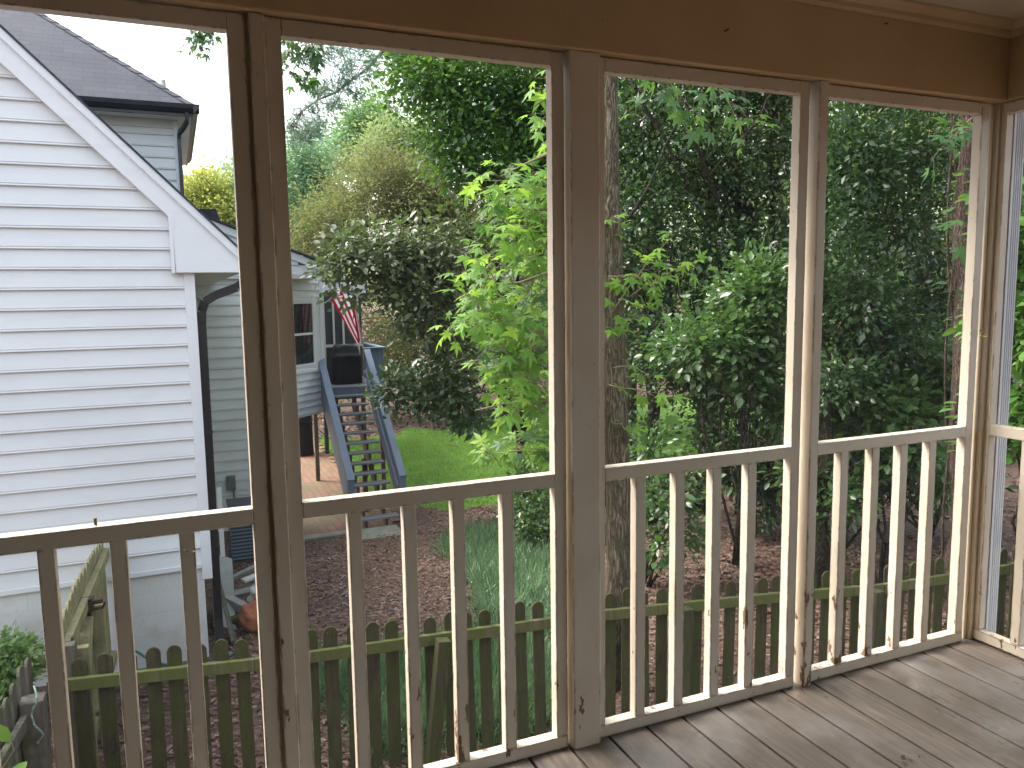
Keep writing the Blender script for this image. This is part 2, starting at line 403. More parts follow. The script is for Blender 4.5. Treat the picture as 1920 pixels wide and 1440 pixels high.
T_BLADE = (np.array([[-.02,0,0],[.02,0,0],[.017,.5,.20],[-.017,.5,.20],[.010,.85,.22],[-.010,.85,.22],[0,1.0,.10]]), [(0,1,2,3),(3,2,4,5),(5,4,6)])
T_NEEDLE = (np.array([[-.012,0,0],[.012,0,0],[0,1,.02]]), [(0,1,2)])
T_CHIP = (np.array([[-.2,0,0],[.2,.05,0.03],[.22,1,.0],[-.15,.92,.05]]), [(0,1,2,3)])

def norm(a): return a/np.maximum(np.linalg.norm(a, axis=1, keepdims=True), 1e-9)
def cloud(name, P, D, N, S, tmpl, mat, parent=None, rnd=None):
    T, Fc = tmpl; n = len(P); k = len(T)
    Y = norm(D); X = norm(np.cross(Y, N)); Z = np.cross(X, Y)
    if not hasattr(S, '__len__'): S = np.full(n, S)
    V = P[:,None,:]+S[:,None,None]*(T[None,:,0:1]*X[:,None,:]+T[None,:,1:2]*Y[:,None,:]+T[None,:,2:3]*Z[:,None,:])
    V = V.reshape(-1,3).astype(np.float32)
    me = bpy.data.meshes.new(name)
    fl = np.concatenate([np.array(f) for f in Fc]); ln = np.array([len(f) for f in Fc])
    idx = (fl[None,:]+(np.arange(n)*k)[:,None]).ravel().astype(np.int32)
    lens = np.tile(ln, n); starts = np.concatenate([[0], np.cumsum(lens)[:-1]])
    me.vertices.add(len(V)); me.vertices.foreach_set('co', V.ravel())
    me.loops.add(len(idx)); me.loops.foreach_set('vertex_index', idx)
    me.polygons.add(len(lens)); me.polygons.foreach_set('loop_start', starts.astype(np.int32)); me.polygons.foreach_set('loop_total', lens.astype(np.int32))
    me.update(calc_edges=True)
    a = me.attributes.new('rnd', 'FLOAT', 'POINT')
    r = RNG.random(n) if rnd is None else rnd
    a.data.foreach_set('value', np.repeat(r, k).astype(np.float32))
    return link(name, me, mat, parent)
def rdir(n): return norm(RNG.normal(size=(n,3)))
def fld(P, s, ph=0):
    x, y, z = P[:,0]*s, P[:,1]*s, P[:,2]*s
    return (np.sin(x*1.7+1.3*np.sin(y*1.1+ph)+ph)+np.sin(y*1.9+1.2*np.sin(z*1.3)+2*ph)+np.sin(z*1.8+1.1*np.sin(x*1.2)+3*ph))/3
def blob(px, py, Y, rx, ry, rd):   # crown lobe: centre where the sight line meets plane Y; radii in metres = reading * distance / focal
    c = at(px, py, Y); dist = (c-CAM).dot(fw)
    return (c.x, c.y, c.z, rx*dist/F, rd, ry*dist/F)
def crown(blobs, n, per=9, sig=.16, shell=.35, gap=None, ph=0., droop=-.2, zmin=None):
    B = np.array(blobs); w = (B[:,3]*B[:,4]*B[:,5])**.8; w /= w.sum()
    m = int(n/per)
    i = RNG.choice(len(B), size=m, p=w)
    d = rdir(m); r = (shell+(1-shell)*RNG.random(m)**.7)
    lump = 1+.18*np.sin(d[:,0]*5+i*1.7)*np.sin(d[:,2]*6+i*2.1)+.12*np.sin(d[:,1]*9+i)
    C = B[i,:3]+d*(r*lump)[:,None]*B[i,3:6]
    if gap is not None:
        keep = fld(C, gap[0], ph) > gap[1]; C = C[keep]; d = d[keep]
    m = len(C)
    P = np.repeat(C, per, axis=0)+RNG.normal(size=(m*per,3))*sig*np.array([1,1,.75])
    outw = np.repeat(d, per, axis=0)
    D = norm(P-np.repeat(C, per, axis=0)+rdir(len(P))*sig*.8+outw*sig*.6+np.array([0,0,droop*sig]))
    N = norm(np.array([0,0,1.])+RNG.normal(size=(len(P),3))*.55+outw*.35)
    if zmin is not None:
        k = P[:,2] > zmin; P, D, N = P[k], D[k], N[k]
    return P, D, N
def leaves(name, parent, mat, blobs, n, size, tmpl=T_DIAM, vary=.3, **kw):
    P, D, N = crown(blobs, n, **kw)
    S = size*(1+vary*RNG.normal(size=len(P))).clip(.45, 1.8)
    return cloud(name, P, D, N, S, tmpl, mat, parent)
def path(a, b, n=5, wig=.1, sag=0):
    a = Vector(a); b = Vector(b); L = (b-a).length; out = []
    for i in range(n+1):
        t = i/n; p = a.lerp(b, t)
        if 0 < i < n: p += Vector((random.uniform(-1,1), random.uniform(-1,1), random.uniform(-1,1)))*wig*L*.5
        p.z += sag*4*t*(1-t)
        out.append(p)
    return out
def trunk(parent, mat, base, top, r0_, r1_, n=7, wig=.03, limbs=(), name='trunk', seg=14):
    mb = MB(); pts = path(base, top, n, wig); rr = [r0_+(r1_-r0_)*(i/n)**.8 for i in range(n+1)]; rr[0] *= 1.35
    mb.tube(pts, rr, seg, wob=.07)
    for (tpos, end, r) in limbs:
        i = min(int(tpos*n), n-1); s = pts[i].lerp(pts[i+1], tpos*n-i)
        q = path(s, end, 5, .12, .1*(Vector(end)-s).length)
        mb.tube(q, [r*(1-.14*k) for k in range(6)], 8, wob=.05)
        for _ in range(3):
            k = random.randint(2, 4); e = q[k]+Vector((random.uniform(-.6,.6), random.uniform(-.6,.6), random.uniform(.0,.7)))
            mb.tube(path(q[k], e, 3, .15), [r*.4, r*.33, r*.25, r*.12], 6)
    return mb.build(name, mat, parent, smooth=True)

# ================================================================== SETTING
def tagS(o): o['kind'] = 'structure'; return o
def sheet(name, mat, xs, ys, dz=0, inside=None, jit=0):
    me = bpy.data.meshes.new(name); nx, ny = len(xs), len(ys)
    V = [(x, y, gz(x, y)+dz) for y in ys for x in xs]
    Fc = [(j*nx+i, j*nx+i+1, (j+1)*nx+i+1, (j+1)*nx+i) for j in range(ny-1) for i in range(nx-1)
          if inside is None or inside((xs[i]+xs[i+1])/2, (ys[j]+ys[j+1])/2)]
    me.from_pydata(V, [], Fc); me.validate()
    bm = bmesh.new(); bm.from_mesh(me)
    bmesh.ops.delete(bm, geom=[v for v in bm.verts if not v.link_faces], context='VERTS')
    for f in bm.faces: f.smooth = True
    bm.to_mesh(me); bm.free()
    return tagS(link(name, me, mat))
def lin(a, b, s): n = max(2, int(round((b-a)/s))+1); return [a+(b-a)*i/(n-1) for i in range(n)]
gx = [-600,-200,-80,-40]+lin(-20, 34, .5)+[50,90,200,600]
gy = [-600,-200,-60,-20]+lin(-10, 34, .5)+[50,90,200,600]
sheet('ground', M_ground, gx, gy)
def lawn_in(x, y):
    w = .35*sin(x*2.1)+.25*sin(x*4.7+1)+.2*sin(y*2.3)
    near = 12.9-.28*(x-4.2)
    if x > 7: near = 12.1+.45*(x-7)
    return x > 3.62+.05*sin(y*5) and y > near+w*.8 and y < 21.6+w+.15*(x-6) and x < 19+w
sheet('lawn', M_lawn, lin(3.4, 20, .12), lin(10.5, 25, .12), .006, lawn_in)
sheet('patio', M_brick, lin(1.2, 3.55, .15), lin(11.85, 22, .35), .010)
kb = MB()
for i, y in enumerate(lin(12, 21.6, .24)):
    kb.box(3.56, 3.72+.02*sin(i*2.3), y+.01, y+.22, gz(3.6, y)-.05, gz(3.6, y)+.045+.01*sin(i*3.1))
tagS(kb.build('patio_edging', M_brick, bev=.01))
MB().box(1.2, 2.66, 11.62, 11.85, -2.9, -2.775).build('patio_kerb', M_conc, bev=.015)['kind'] = 'structure'

# litter on the bare ground: nobody could count it
def scatter(n, x0, x1, y0, y1, keep):
    x = RNG.uniform(x0, x1, n); y = RNG.uniform(y0, y1, n)
    k = np.array([keep(a, b) for a, b in zip(x, y)]); x, y = x[k], y[k]
    z = np.array([gz(a, b) for a, b in zip(x, y)]); return np.stack([x, y, z], 1)
def bare(x, y): return not lawn_in(x, y) and not (1.2 < x < 3.7 and 11.8 < y < 22) and not (x < .15 and y > 5.4) and not (x < 1.5 and y > 12.9)
P1 = scatter(52000, -1.5, 8, 2.4, 12.8, bare); P2 = scatter(26000, 5, 15, 1, 14, bare); P3 = scatter(9000, 3, 20, 21.3, 27, bare)
for nm, P, s in (('mulch_chips', P1, .045), ('leaf_litter', P2, .075), ('far_leaf_litter', P3, .13)):
    n = len(P); D = norm(RNG.normal(size=(n,3))*np.array([1,1,.15])); N = norm(np.array([0,0,1.])+RNG.normal(size=(n,3))*.35)
    P[:,2] += RNG.uniform(.004, .03, n)
    S = s*RNG.uniform(.5, 1.5, n)
    tag(cloud(nm, P, D, N, S, T_CHIP if nm == 'mulch_chips' else T_DIAM, L_litter), {'mulch_chips': 'reddish brown mulch chips scattered over the bare yard behind the fence', 'leaf_litter': 'brown leaf litter under the dark evergreens', 'far_leaf_litter': 'pale brown leaf litter beyond the lawn'}[nm], 'ground cover', kind='stuff')
# a few bare sticks lying on the mulch
for px, py, L, a in ((640,1120,.5,.7),(600,1095,.6,.2),(760,1130,.45,2.3),(700,1075,.35,1.2),(665,1140,.4,1.9),(1330,1010,.9,.5),(1440,985,.7,2.6)):
    Y = 7.
    for _ in range(30):
        p = at(px, py, Y); Y += (p.z-gz(p.x, p.y))*1.6
    p = at(px, py, Y); q = p+Vector((cos(a)*L, sin(a)*L, 0)); q.z = gz(q.x, q.y)+.02; p.z = gz(p.x, p.y)+.02
    o = MB().tube(path(p, q, 5, .12), [.010,.009,.008,.007,.005,.003], 6).build('stick', M_greyboard, smooth=True)
    tag(o, 'pale bare stick lying on the brown mulch', 'stick', 'fallen sticks on the mulch')
# lawn blades
PL = scatter(60000, 3.6, 14, 11.3, 21.8, lawn_in); n = len(PL)
D = norm(np.array([0,0,1.])+RNG.normal(size=(n,3))*.45)
tag(cloud('grass', PL, D, rdir(n), RNG.uniform(.05,.10,n), (T_BLADE[0]*np.array([3,1,1]), T_BLADE[1]), L_grass), 'short green grass growing over the back lawn', 'grass', kind='stuff')

# ================================================================== PORCH (the building the photo is taken from)
porch = thing('screened_porch', 'cream painted screened porch with white balustrade, seen from inside', 'porch', (0,0,0))
# floor boards
mb = MB(); xs = []; x = 1.232-.144*26
rn = []
while x < 3.02:
    mb.box(x+.0045, min(x+.1395, 3.06), -4.6, .10, -.035, 0); x += .144
fo = mb.build('porch_floor', M_deck, porch, bev=.0025)
a = fo.data.attributes.new('rnd', 'FLOAT', 'POINT')
a.data.foreach_set('value', [(math.sin(round((v.co.x-1.232-.0035-.06)/.144)*78.233)*43758.5453) % 1 for v in fo.data.vertices])
MB().box(-2.6, 3.04, -4.6, .09, -.30, -.05).build('floor_joists', M_darkwood, porch)
# ceiling, beams, crown
MB().box(-2.7, 3.15, -4.7, .14, 2.42, 2.46).build('ceiling', M_ceil, porch)
MB().box(-2.7, 3.10, -.035, .12, 2.146, 2.419).build('header_beam', M_beam, porch, bev=.004)
MB().box(2.944, 3.10, -4.6, -.0352, 2.149, 2.419).build('header_beam', M_beam, porch, bev=.004)
crn = [(-.036,2.372),(-.045,2.372),(-.052,2.382),(-.055,2.395),(-.075,2.405),(-.085,2.412),(-.088,2.4195),(-.036,2.4195)]
MB().prism(crn, 'x', -2.6, 2.944).build('crown_molding', M_beam, porch)
MB().prism([(2.943+(p[0]+.035), p[1]) for p in crn], 'y', -4.6, -.036).build('crown_molding', M_beam, porch)
# walls of the house behind the viewer
mb = MB().box(-2.7, 3.1, -4.72, -4.6, -.3, 2.42); mb.build('house_wall', M_wallin, porch)
MB().box(-2.72, -2.6, -4.6, .12, -.3, 2.42).build('house_wall', M_wallin, porch)
# roof over the porch
MB().prism([(-5.0,3.9),(.55,2.40),(.55,2.48),(-5.0,3.99)], 'x', -3.2, 3.55).build('porch_roof', M_shx, porch)
# posts
def post(x0, x1, y0=-.02, y1=.10, mat=M_worn, **k):
    return MB().box(x0, x1, y0, y1, -.001, 2.1455).build('post', mat, porch, bev=.0035)
post(.210, .2475, -.012, .08); post(1.092, 1.190, -.022, .10); post(2.036, 2.075, -.022, .09, M_peel); post(-.745, -.65); post(-1.62,-1.58); post(-2.5,-2.4)
MB().box(2.946, 2.985, -.004, .10, -.001, 2.1485).build('post', M_cream, porch, bev=.004)
MB().box(2.93, 2.9455, .012, .06, -.001, 2.1455).build('post', M_cream, porch, bev=.004)
for y in (-.90, -1.80, -2.70, -3.60): MB().box(2.95, 3.06, y-.045, y+.045, -.001, 2.1485).build('post', M_cream, porch, bev=.0035)
# fluted pilaster outside the corner
poly = [(3.004,.0),(3.004,.12),(3.066,.12),(3.066,-.03)]
x = 3.062
while x > 3.018:
    poly += [(x-.002,-.030),(x-.004,-.024),(x-.008,-.024),(x-.010,-.030)]; x -= .012
poly += [(3.004,-.03)]
MB().prism(poly, 'z', -.3, 2.146).build('fluted_trim', M_trim, porch)
br = []                                               # scroll bracket under the eave outside
MB().tube([(3.10+.28*(1-cos(t)), -.10, 1.98+.20*sin(t)) for t in [i*pi/2/7 for i in range(8)]], .022, 8).build('scroll_bracket', M_trim, porch, smooth=True)
# screen frames
def screen_frame(xf, W, xo0, xo1, bals, zt=2.101, peel=(), top=2.142):
    f = MB()
    f.box(0, xo0, 0, .038, .0435, top); f.box(xo1, W, 0, .038, .0435, top)
    f.box(xo0+.0006, xo1-.0006, .0005, .0375, zt, top-.0006)
    fr = f.build('screen_frame', M_worn, porch, bev=.0018, xf=xf)
    r = MB(); r.box(xo0+.0003, xo1-.0003, -.0022, .0385, .857, .900); r.build('rail', M_worn, fr, bev=.002, xf=xf)
    r = MB(); r.box(.0005, W-.0005, -.0015, .0392, .002, .0430); r.build('rail', M_worn, fr, bev=.002, xf=xf)
    for bi, b in enumerate(bals):
        w = .0185; j = random.uniform(-.002,.002)
        MB().box(b-w+j, b+w+j, .0012, .0372, .0432, .8568).build('baluster', M_peel if bi in peel else M_worn, fr, bev=.002, xf=xf)
    s = MB(); s.quad((xo0-.01,.0405,.02),(xo1+.01,.0405,.02),(xo1+.01,.0405,zt+.02),(xo0-.01,.0405,zt+.02)); s.build('insect_screen', M_screen, fr, xf=xf)
    return fr
def T(x): return Matrix.Translation((x, 0, 0))
MB().box(.2004, .2098, .016, .07, 0, 2.145).build('stop_molding', M_cream, porch)
screen_frame(T(-.635), .835, .045, .795, (.168,.321,.475,.631))
screen_frame(T(.2485), .8335, .0395, .7935, (.179,.333,.481,.638), peel=(1,2))
screen_frame(T(1.1795), .8315, .0395, .7915, (.174,.327,.476,.625), peel=(3,))
screen_frame(T(2.0525), .8485, .0395, .8085, (.174,.327,.478,.633), peel=(0,1))
screen_frame(T(-1.575), .82, .04, .78, (.17,.33,.49,.65)); screen_frame(T(-2.395), .77, .04, .73, (.17,.31,.46,.60))
for k in range(5):      # right-hand wall, the frame's front faces -x
    y = -.0005-.90*k-(.0 if k == 0 else .046)
    W = .853 if k == 0 else .807
    xf = Matrix.Translation((2.962, y, .004)) @ Matrix.Rotation(-pi/2, 4, 'Z')
    screen_frame(xf, W, .0265 if k == 0 else .04, W-.04, [.177+(W-.25)*i/3.6-(0 if k == 0 else .02) for i in range(4)], top=2.141)

# small things on the porch
t = MB().tube([(2.893+.016*sin(a)*1.0, -.012-.012*(1-cos(a)), 1.268+.012*cos(a)) for a in [i*.55 for i in range(9)]], .0028, 6)
tag(t.build('cup_hook', M_brass, smooth=True), 'small brass cup hook screwed into the frame beside the corner', 'hook')
t = MB().tube([(1.626,-.034,2.251),(1.634,-.046,2.256)], .0022, 6)
tag(t.build('nail', M_screw), 'rusty nail sticking out of the header beam above the third bay', 'nail')
t = MB().tube([(2.30,-.034,2.352),(2.306,-.046,2.350)], .0022, 6)
tag(t.build('nail', M_screw), 'rusty nail just under the crown molding near the corner', 'nail')
t = MB().tube([(-.012,-.004,.812),(-.004,-.009,.813),(.006,-.010,.811),(.016,-.006,.808)], [.003,.005,.0045,.002], 8, wob=.12)
tag(t.build('mud_nest', M_cream, smooth=True), 'small tan cocoon stuck on the baluster beside the left post', 'cocoon')
p = at(180, 985, .02)
t = MB().box(p.x-.0035, p.x+.0035, .012, .019, .9005, .918)
tag(t.build('wood_splinter', M_newfence, bev=.001), 'tiny wood splinter standing on the rail of the left bay', 'splinter')
for i, (px, py, L, a) in enumerate(((1690,1424,.022,.3),(1712,1430,.016,1.9),(1724,1423,.012,.9),(1702,1434,.018,2.5))):
    d = fw+RT*((px-960)/F)-UP*((py-720)/F); p = CAM+d*(-CH/d.z)
    P = np.array([[p.x, p.y, .004]]); o = cloud('leaf_scrap', P, np.array([[cos(a), sin(a), .1]]), np.array([[.1,.1,1.]]), np.array([L]), T_OVAL, M_screw)
    tag(o, 'dark scrap of dead leaf lying on the deck boards', 'leaf scrap', 'leaf scraps on the porch floor')

# ================================================================== NEIGHBOUR HOUSE
house = thing('neighbour_house', 'white clapboard neighbour house with dark hip roof and painted block foundation', 'house', (0, 9, -2))
def siding(name, y, x0, x1, z0, z1, ex, mat, clip=None, parent=house, zline=None, out=.026):
    mb = MB()
    zl = z0 if zline is None else zline
    k = math.floor((z0-zl)/ex); z = zl+k*ex
    while z < z1:
        a = max(z, z0); b = min(z+ex, z1)
        xa, xb = (x0, x1) if clip is None else clip(a, b)
        xa2, xb2 = (x0, x1) if clip is None else clip(b, b)
        if xb > xa+.01:
            pr = [(0,0),(-out,0),(-out-.002,.004),(-out,.012),(-out+.010,.014),(-out+.010,.019),(-out+.002,.022),(-.003,b-a)]
            n = len(mb.v); m_ = len(pr)
            for (o_, dz_) in pr:
                tt = dz_/(b-a); mb.v += [(xa+(xa2-xa)*tt,y+o_,a+dz_),(xb+(xb2-xb)*tt,y+o_,a+dz_)]
            mb.f += [(n+2*q,n+2*q+1,n+2*q+3,n+2*q+2) for q in range(m_-1)]
        z += ex
    return mb.build(name, mat, parent)
# near gable wing: front wall y = 5.5
rk = lambda z: .574-(z-1.865)/1.012                     # x of the roof edge at height z
def clipg(a, b): return (-4.6, min(.10, rk(b)-.10))
siding('gable_wall', 5.5, -4.6, .10, -1.005, 5.6, .1695, M_siding, clipg, zline=1.876)
MB().box(-4.6, .17, 5.502, 5.6, -1.0, 2.3).prism([(-4.6,2.3),(.03,2.3),(-3.1,5.4),(-4.6,5.4)], 'y', 5.502, 5.6).build('wall_backing', M_siding, house)
MB().box(.1005, .19, 5.472, 5.60, -1.14, 1.68).build('corner_board', M_trim, house, bev=.003)
MB().box(-4.6, .118, 5.50, 5.62, -2.1, -1.0).build('foundation', M_block, house)
MB().box(-4.6, .1003, 5.468, 5.50, -1.03, -.985).build('drip_board', M_trim, house, bev=.003)
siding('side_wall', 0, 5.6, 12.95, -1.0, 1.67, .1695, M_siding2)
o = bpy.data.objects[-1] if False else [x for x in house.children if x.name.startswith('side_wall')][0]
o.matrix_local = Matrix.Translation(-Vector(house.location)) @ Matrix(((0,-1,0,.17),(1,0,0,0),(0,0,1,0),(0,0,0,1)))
MB().box(.02, .118, 5.62, 13, -2.9, -1.0).build('foundation', M_block, house)
# rake board, return box, soffit
def rz_(x, off): return 1.865+(.574-x)*1.012-off
rp = [(-4.6, rz_(-4.6,0)),(.574,1.865),(.574,1.675),(.04,1.675),(.03,2.134),(-4.6, rz_(-4.6,0)-.262)]
MB().prism(rp, 'y', 5.405, 5.471).build('rake_board', M_trim, house, bev=.004)
MB().prism([(-4.6, rz_(-4.6,-.012)),(.60,rz_(.60,-.012)),(.585,rz_(.60,-.012)-.075),(-4.6, rz_(-4.6,0)-.07)], 'y', 5.375, 5.4045).build('rake_molding', M_trim, house, bev=.004)
MB().box(.1905, .5735, 5.4715, 13, 1.676, 1.70).build('soffit', M_soffit, house)
MB().box(.005, .035, 5.40, 5.4715, 1.672, 2.16).build('return_trim', M_trim, house)
# wing roof (falls to the right)
MB().prism([(-4.6, rz_(-4.6,-.014)),(.62, rz_(.62,-.014)),(.62, rz_(.62,-.034)),(-4.6, rz_(-4.6,-.034))], 'y', 5.36, 13.2).build('wing_roof', M_shy, house)
MB().prism([(-4.6,rz_(-4.6,-.034)),(-4.6,rz_(-4.6,-.014)),(-9.8,rz_(-4.6,0)-5.2)], 'y', 5.36, 13.2).build('wing_roof', M_shy, house)
MB().prism([(.576,1.68),(.60,1.68),(.70,1.74),(.70,1.81),(.576,1.81)], 'y', 5.42, 12.9).build('gutter', M_gutter, house, bev=.004)
# lower downspout with ribbed elbow
dp = [(.64,5.56,1.69),(.62,5.56,1.60),(.55,5.57,1.545),(.36,5.60,1.475),(.27,5.62,1.42),(.236,5.63,1.33),(.230,5.63,1.2),(.226,5.63,-.5),(.222,5.63,-1.60),(.222,5.60,-1.80)]
mb = MB()
for a, b in zip(dp[:-1], dp[1:]): mb.obox(a, b, .078, .060, (0,-1,.02))
for i in range(4): mb.obox((.245-.004*i,5.60,1.37+.02*i),(.250-.004*i,5.60,1.378+.02*i),.088,.07,(0,-1,.02))
for z in (.2,-.9): mb.box(.185,.272,5.592,5.668,z,z+.03)
mb.build('downspout', M_gutter, house, bev=.006)
mb = MB()
for k in range(5): mb.box(.196+k*.0135, .202+k*.0135, 5.590, 5.598, -1.6, 1.25)
mb.build('downspout_ribs', M_gutter, house)
# main block: back walls on y = 13
zc = at(440, 572.5, 13).z
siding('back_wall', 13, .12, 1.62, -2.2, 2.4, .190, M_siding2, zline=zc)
MB().box(-6, 1.60, 13.002, 13.15, -2.2, 2.6).build('wall_backing', M_siding2, house)
MB().box(-6, 1.62, 12.99, 13.16, -3.1, -2.2).build('foundation', M_block, house)
zc2 = at(320, 1102/4, 13).z
siding('upper_wall', 13, -5.5, .18, 2.2, 4.50, .190, M_siding, zline=zc2)
MB().box(-5.5, .24, 13.002, 13.12, 2.4, 4.6).box(.12, .24, 13.12, 17.6, 2.4, 4.6).build('wall_backing', M_siding, house)
MB().box(.1805, .255, 12.97, 13.07, 2.2, 4.50).build('corner_board', M_trim, house, bev=.004)
MB().box(-5.5, .1802, 12.965, 12.999, 4.36, 4.505).build('frieze_board', M_soffit, house, bev=.004)
MB().box(-5.6, .47, 12.62, 17.9, 4.506, 4.54).build('soffit', M_soffit, house)
MB().box(-5.6, .48, 12.590, 12.619, 4.50, 4.66).box(.4705, .50, 12.62, 17.9, 4.50, 4.66).build('fascia', M_gutter, house, bev=.004)
gp = [(12.589,4.55),(12.545,4.56),(12.49,4.62),(12.475,4.69),(12.495,4.69),(12.589,4.67)]
MB().prism(gp, 'x', -5.6, .60).build('gutter', M_gutter, house, bev=.003)
MB().prism([(.501,4.55),(.54,4.56),(.59,4.62),(.605,4.69),(.585,4.69),(.501,4.67)], 'y', 12.48, 17.9).build('gutter', M_gutter, house, bev=.003)
# hip roof
ex, ey, ez = .54, 12.53, 4.675
best = None
for pi_ in range(40, 140):
    p = pi_/100
    for ti in range(5, 60):
        t_ = ti/10; q = Vector((ex-t_, ey+t_, ez+p*t_))-CAM; zz = q.dot(fw)
        u, v = 960+F*q.dot(RT)/zz, 720-F*q.dot(UP)/zz
        e = (u-70)**2+(v-20)**2
        if best is None or e < best[0]: best = (e, p, t_)
pit = best[1]
A = (ex, ey, ez); Hh = 2.9
B = (ex-Hh, ey+Hh, ez+pit*Hh); Cc = (-6+Hh*0-1, ey+Hh, ez+pit*Hh); Dd = (-7, ey, ez); E_ = (ex, ey+2*Hh, ez)
MB().quad(Dd, A, B, Cc).quad((-7,ey,ez-.03),(ex,ey,ez-.03),A,Dd).build('hip_roof', M_shx, house)
MB().quad(A, E_, B).quad((ex,ey,ez-.03),(ex,ey+2*Hh,ez-.03),E_,A).build('hip_roof', M_shy, house)
MB().quad(E_, (-7,ey+2*Hh,ez), Cc, B).build('hip_roof', M_shx, house)
mb = MB()
for k in range(15):                                   # ridge caps along the hip
    a0 = k/15*Hh; a1 = (k+1.15)/15*Hh
    P0 = Vector((ex-a0, ey+a0, ez+pit*a0+.022)); P1_ = Vector((ex-a1, ey+a1, ez+pit*a1+.008))
    s_ = Vector((1,.0,-pit*.0)).normalized()
    mb.quad(P0, P1_, P1_+Vector((-.13,0,-.0))+Vector((0,0,.0)), P0+Vector((-.13,0,0)))
    mb.quad(P0, P0+Vector((0,.13,0)), P1_+Vector((0,.13,0)), P1_)
mb.build('ridge_cap', M_shx, house)
vp = at(308, 185, 14.2); vt = at(305, 150, 14.2)
MB().tube([(vp.x, 14.2, vp.z-.5), (vp.x, 14.2, vt.z)], .045, 12).build('vent_pipe', M_greyboard, house, smooth=True)
# upper downspout
mb = MB(); up = [(.40,12.53,4.56),(.40,12.55,4.42),(.33,12.75,4.33),(.27,12.90,4.28),(.262,12.93,4.18),(.262,12.93,2.3)]
for a, b in zip(up[:-1], up[1:]): mb.obox(a, b, .075, .06, (1,.01,.02))
mb.build('downspout', M_gutter, house, bev=.005)
# second gable over the bay (front y = 12.9) and its roof
gt = [at(383,410,12.9), at(600,495,12.9)]
sl = (gt[1].z-gt[0].z)/(gt[1].x-gt[0].x); xe, ze = gt[1].x+.02, gt[1].z
def rr(x): return ze+(x-xe)*sl
def clip2(a, b):
    return (-.3, min(xe-.02, xe+(b-ze)/sl-.0))
siding('bay_gable_wall', 12.92, -.3, xe, 1.84, 3.1, .19, M_siding, clip2)
MB().prism([(-.3,rr(-.3)+.01),(xe,ze+.01),(xe,ze-.13),(-.3,rr(-.3)-.13)], 'y', 12.86, 12.90).build('rake_board', M_trim, house, bev=.004)
MB().prism([(-.3,rr(-.3)+.03),(xe+.06,rr(xe+.06)+.03),(xe+.06,rr(xe+.06)+.06),(-.3,rr(-.3)+.06)], 'y', 12.80, 17.5).build('bay_roof', M_shy, house)
MB().prism([(-.3,1.80),(xe,1.80),(xe,ze-.13),(xe-.3,ze+.0-.13),(-.3,2.05)], 'y', 12.905, 12.96).build('frieze_board', M_trim, house, bev=.003)
MB().box(-.3, xe, 12.90, 16.1, 1.79, 1.82).build('soffit', M_soffit, house)
ra, rb = at(368,392,15.5), at(405,392,15.5)
MB().prism([(ra.x-1,ra.z-.3),(ra.x-.6,ra.z),(rb.x,rb.z),(rb.x+.1,rb.z-.36)], 'y', 15.5, 17.5).build('far_roof', M_shx, house)
# bay: 45 degree wall from (1.6,13.1) to (2.8,14.3)
c45 = sqrt2 = math.sqrt(.5)
BM = Matrix(((c45,c45,0,2.8),(c45,-c45,0,14.3),(0,0,1,0),(0,0,0,1)))   # local u along wall (0 at the far corner, negative towards us), n out, z up
def atbay(px, py):
    d = fw+RT*((px-960)/F)-UP*((py-720)/F); nn = Vector((c45,-c45,0)); p0 = Vector((2.8,14.3,0))
    p = CAM+d*((p0-CAM).dot(nn)/d.dot(nn)); q = p-p0; return q.x*c45+q.y*c45, p.z
u1, zt1 = atbay(583, 568); _, zb1 = atbay(586, 680); _, zm1 = atbay(585, 625); _, zs1 = atbay(580, 692); _, zbb = atbay(606, 768)
ex_ = .135
for zlo, zhi in ((zbb, zs1), (zt1+.12, 1.8)):
    mb = MB(); z = zlo
    while z < zhi-.01:
        a, b = z, min(z+ex_, zhi); n = len(mb.v)
        mb.v += [(-1.7,.040,a),(-.10,.040,a),(-.10,.003,b),(-1.7,.003,b),(-1.7,0,a),(-.10,0,a)]; mb.f += [(n,n+1,n+2,n+3),(n,n+4,n+5,n+1)]
        z += ex_
    mb.build('bay_wall', M_siding, house, xf=BM)
MB().box(-1.7, 0, -.10, 0, zbb, 1.8).build('wall_backing', M_siding, house, xf=BM)
MB().box(2.70, 2.80, 14.32, 17.3, zbb, 1.8).build('bay_side_wall', M_siding, house)
MB().box(-.10, .002, -.06, .026, zbb-.01, 1.80).build('corner_board', M_trim, house, xf=BM, bev=.004)
MB().box(-1.75, 0, -1.0, .02, zbb-.05, zbb-.002).build('bay_underside', M_trim, house, xf=BM)
W0 = u1-.66
wf = MB(); wf.box(W0-.10,u1+.11,.0,.035,zt1+.03,zt1+.13); wf.box(u1+.025,u1+.11,.0,.033,zs1,zt1+.03); wf.box(W0-.10,W0-.025,.0,.033,zs1,zt1+.03)
win = wf.build('window', M_trim, house, xf=BM, bev=.004)
sf = MB(); sf.box(W0-.0245,u1+.0245,.005,.028,zt1-.01,zt1+.0295); sf.box(u1,u1+.0245,.005,.028,zb1,zt1-.01); sf.box(W0-.0245,W0,.005,.028,zb1,zt1-.01); sf.box(W0,u1,.004,.030,zm1-.022,zm1+.022); sf.box(W0-.0245,u1+.0245,.005,.03,zb1-.05,zb1)
sf.build('sash', M_trim, win, xf=BM, bev=.003)
MB().box(W0-.12,u1+.13,.0,.06,zs1-.06,zs1-.001).build('sill', M_trim, win, xf=BM, bev=.004)
MB().box(W0,u1,.004,.010,zb1,zt1).build('pane', M_glassd, win, xf=BM)
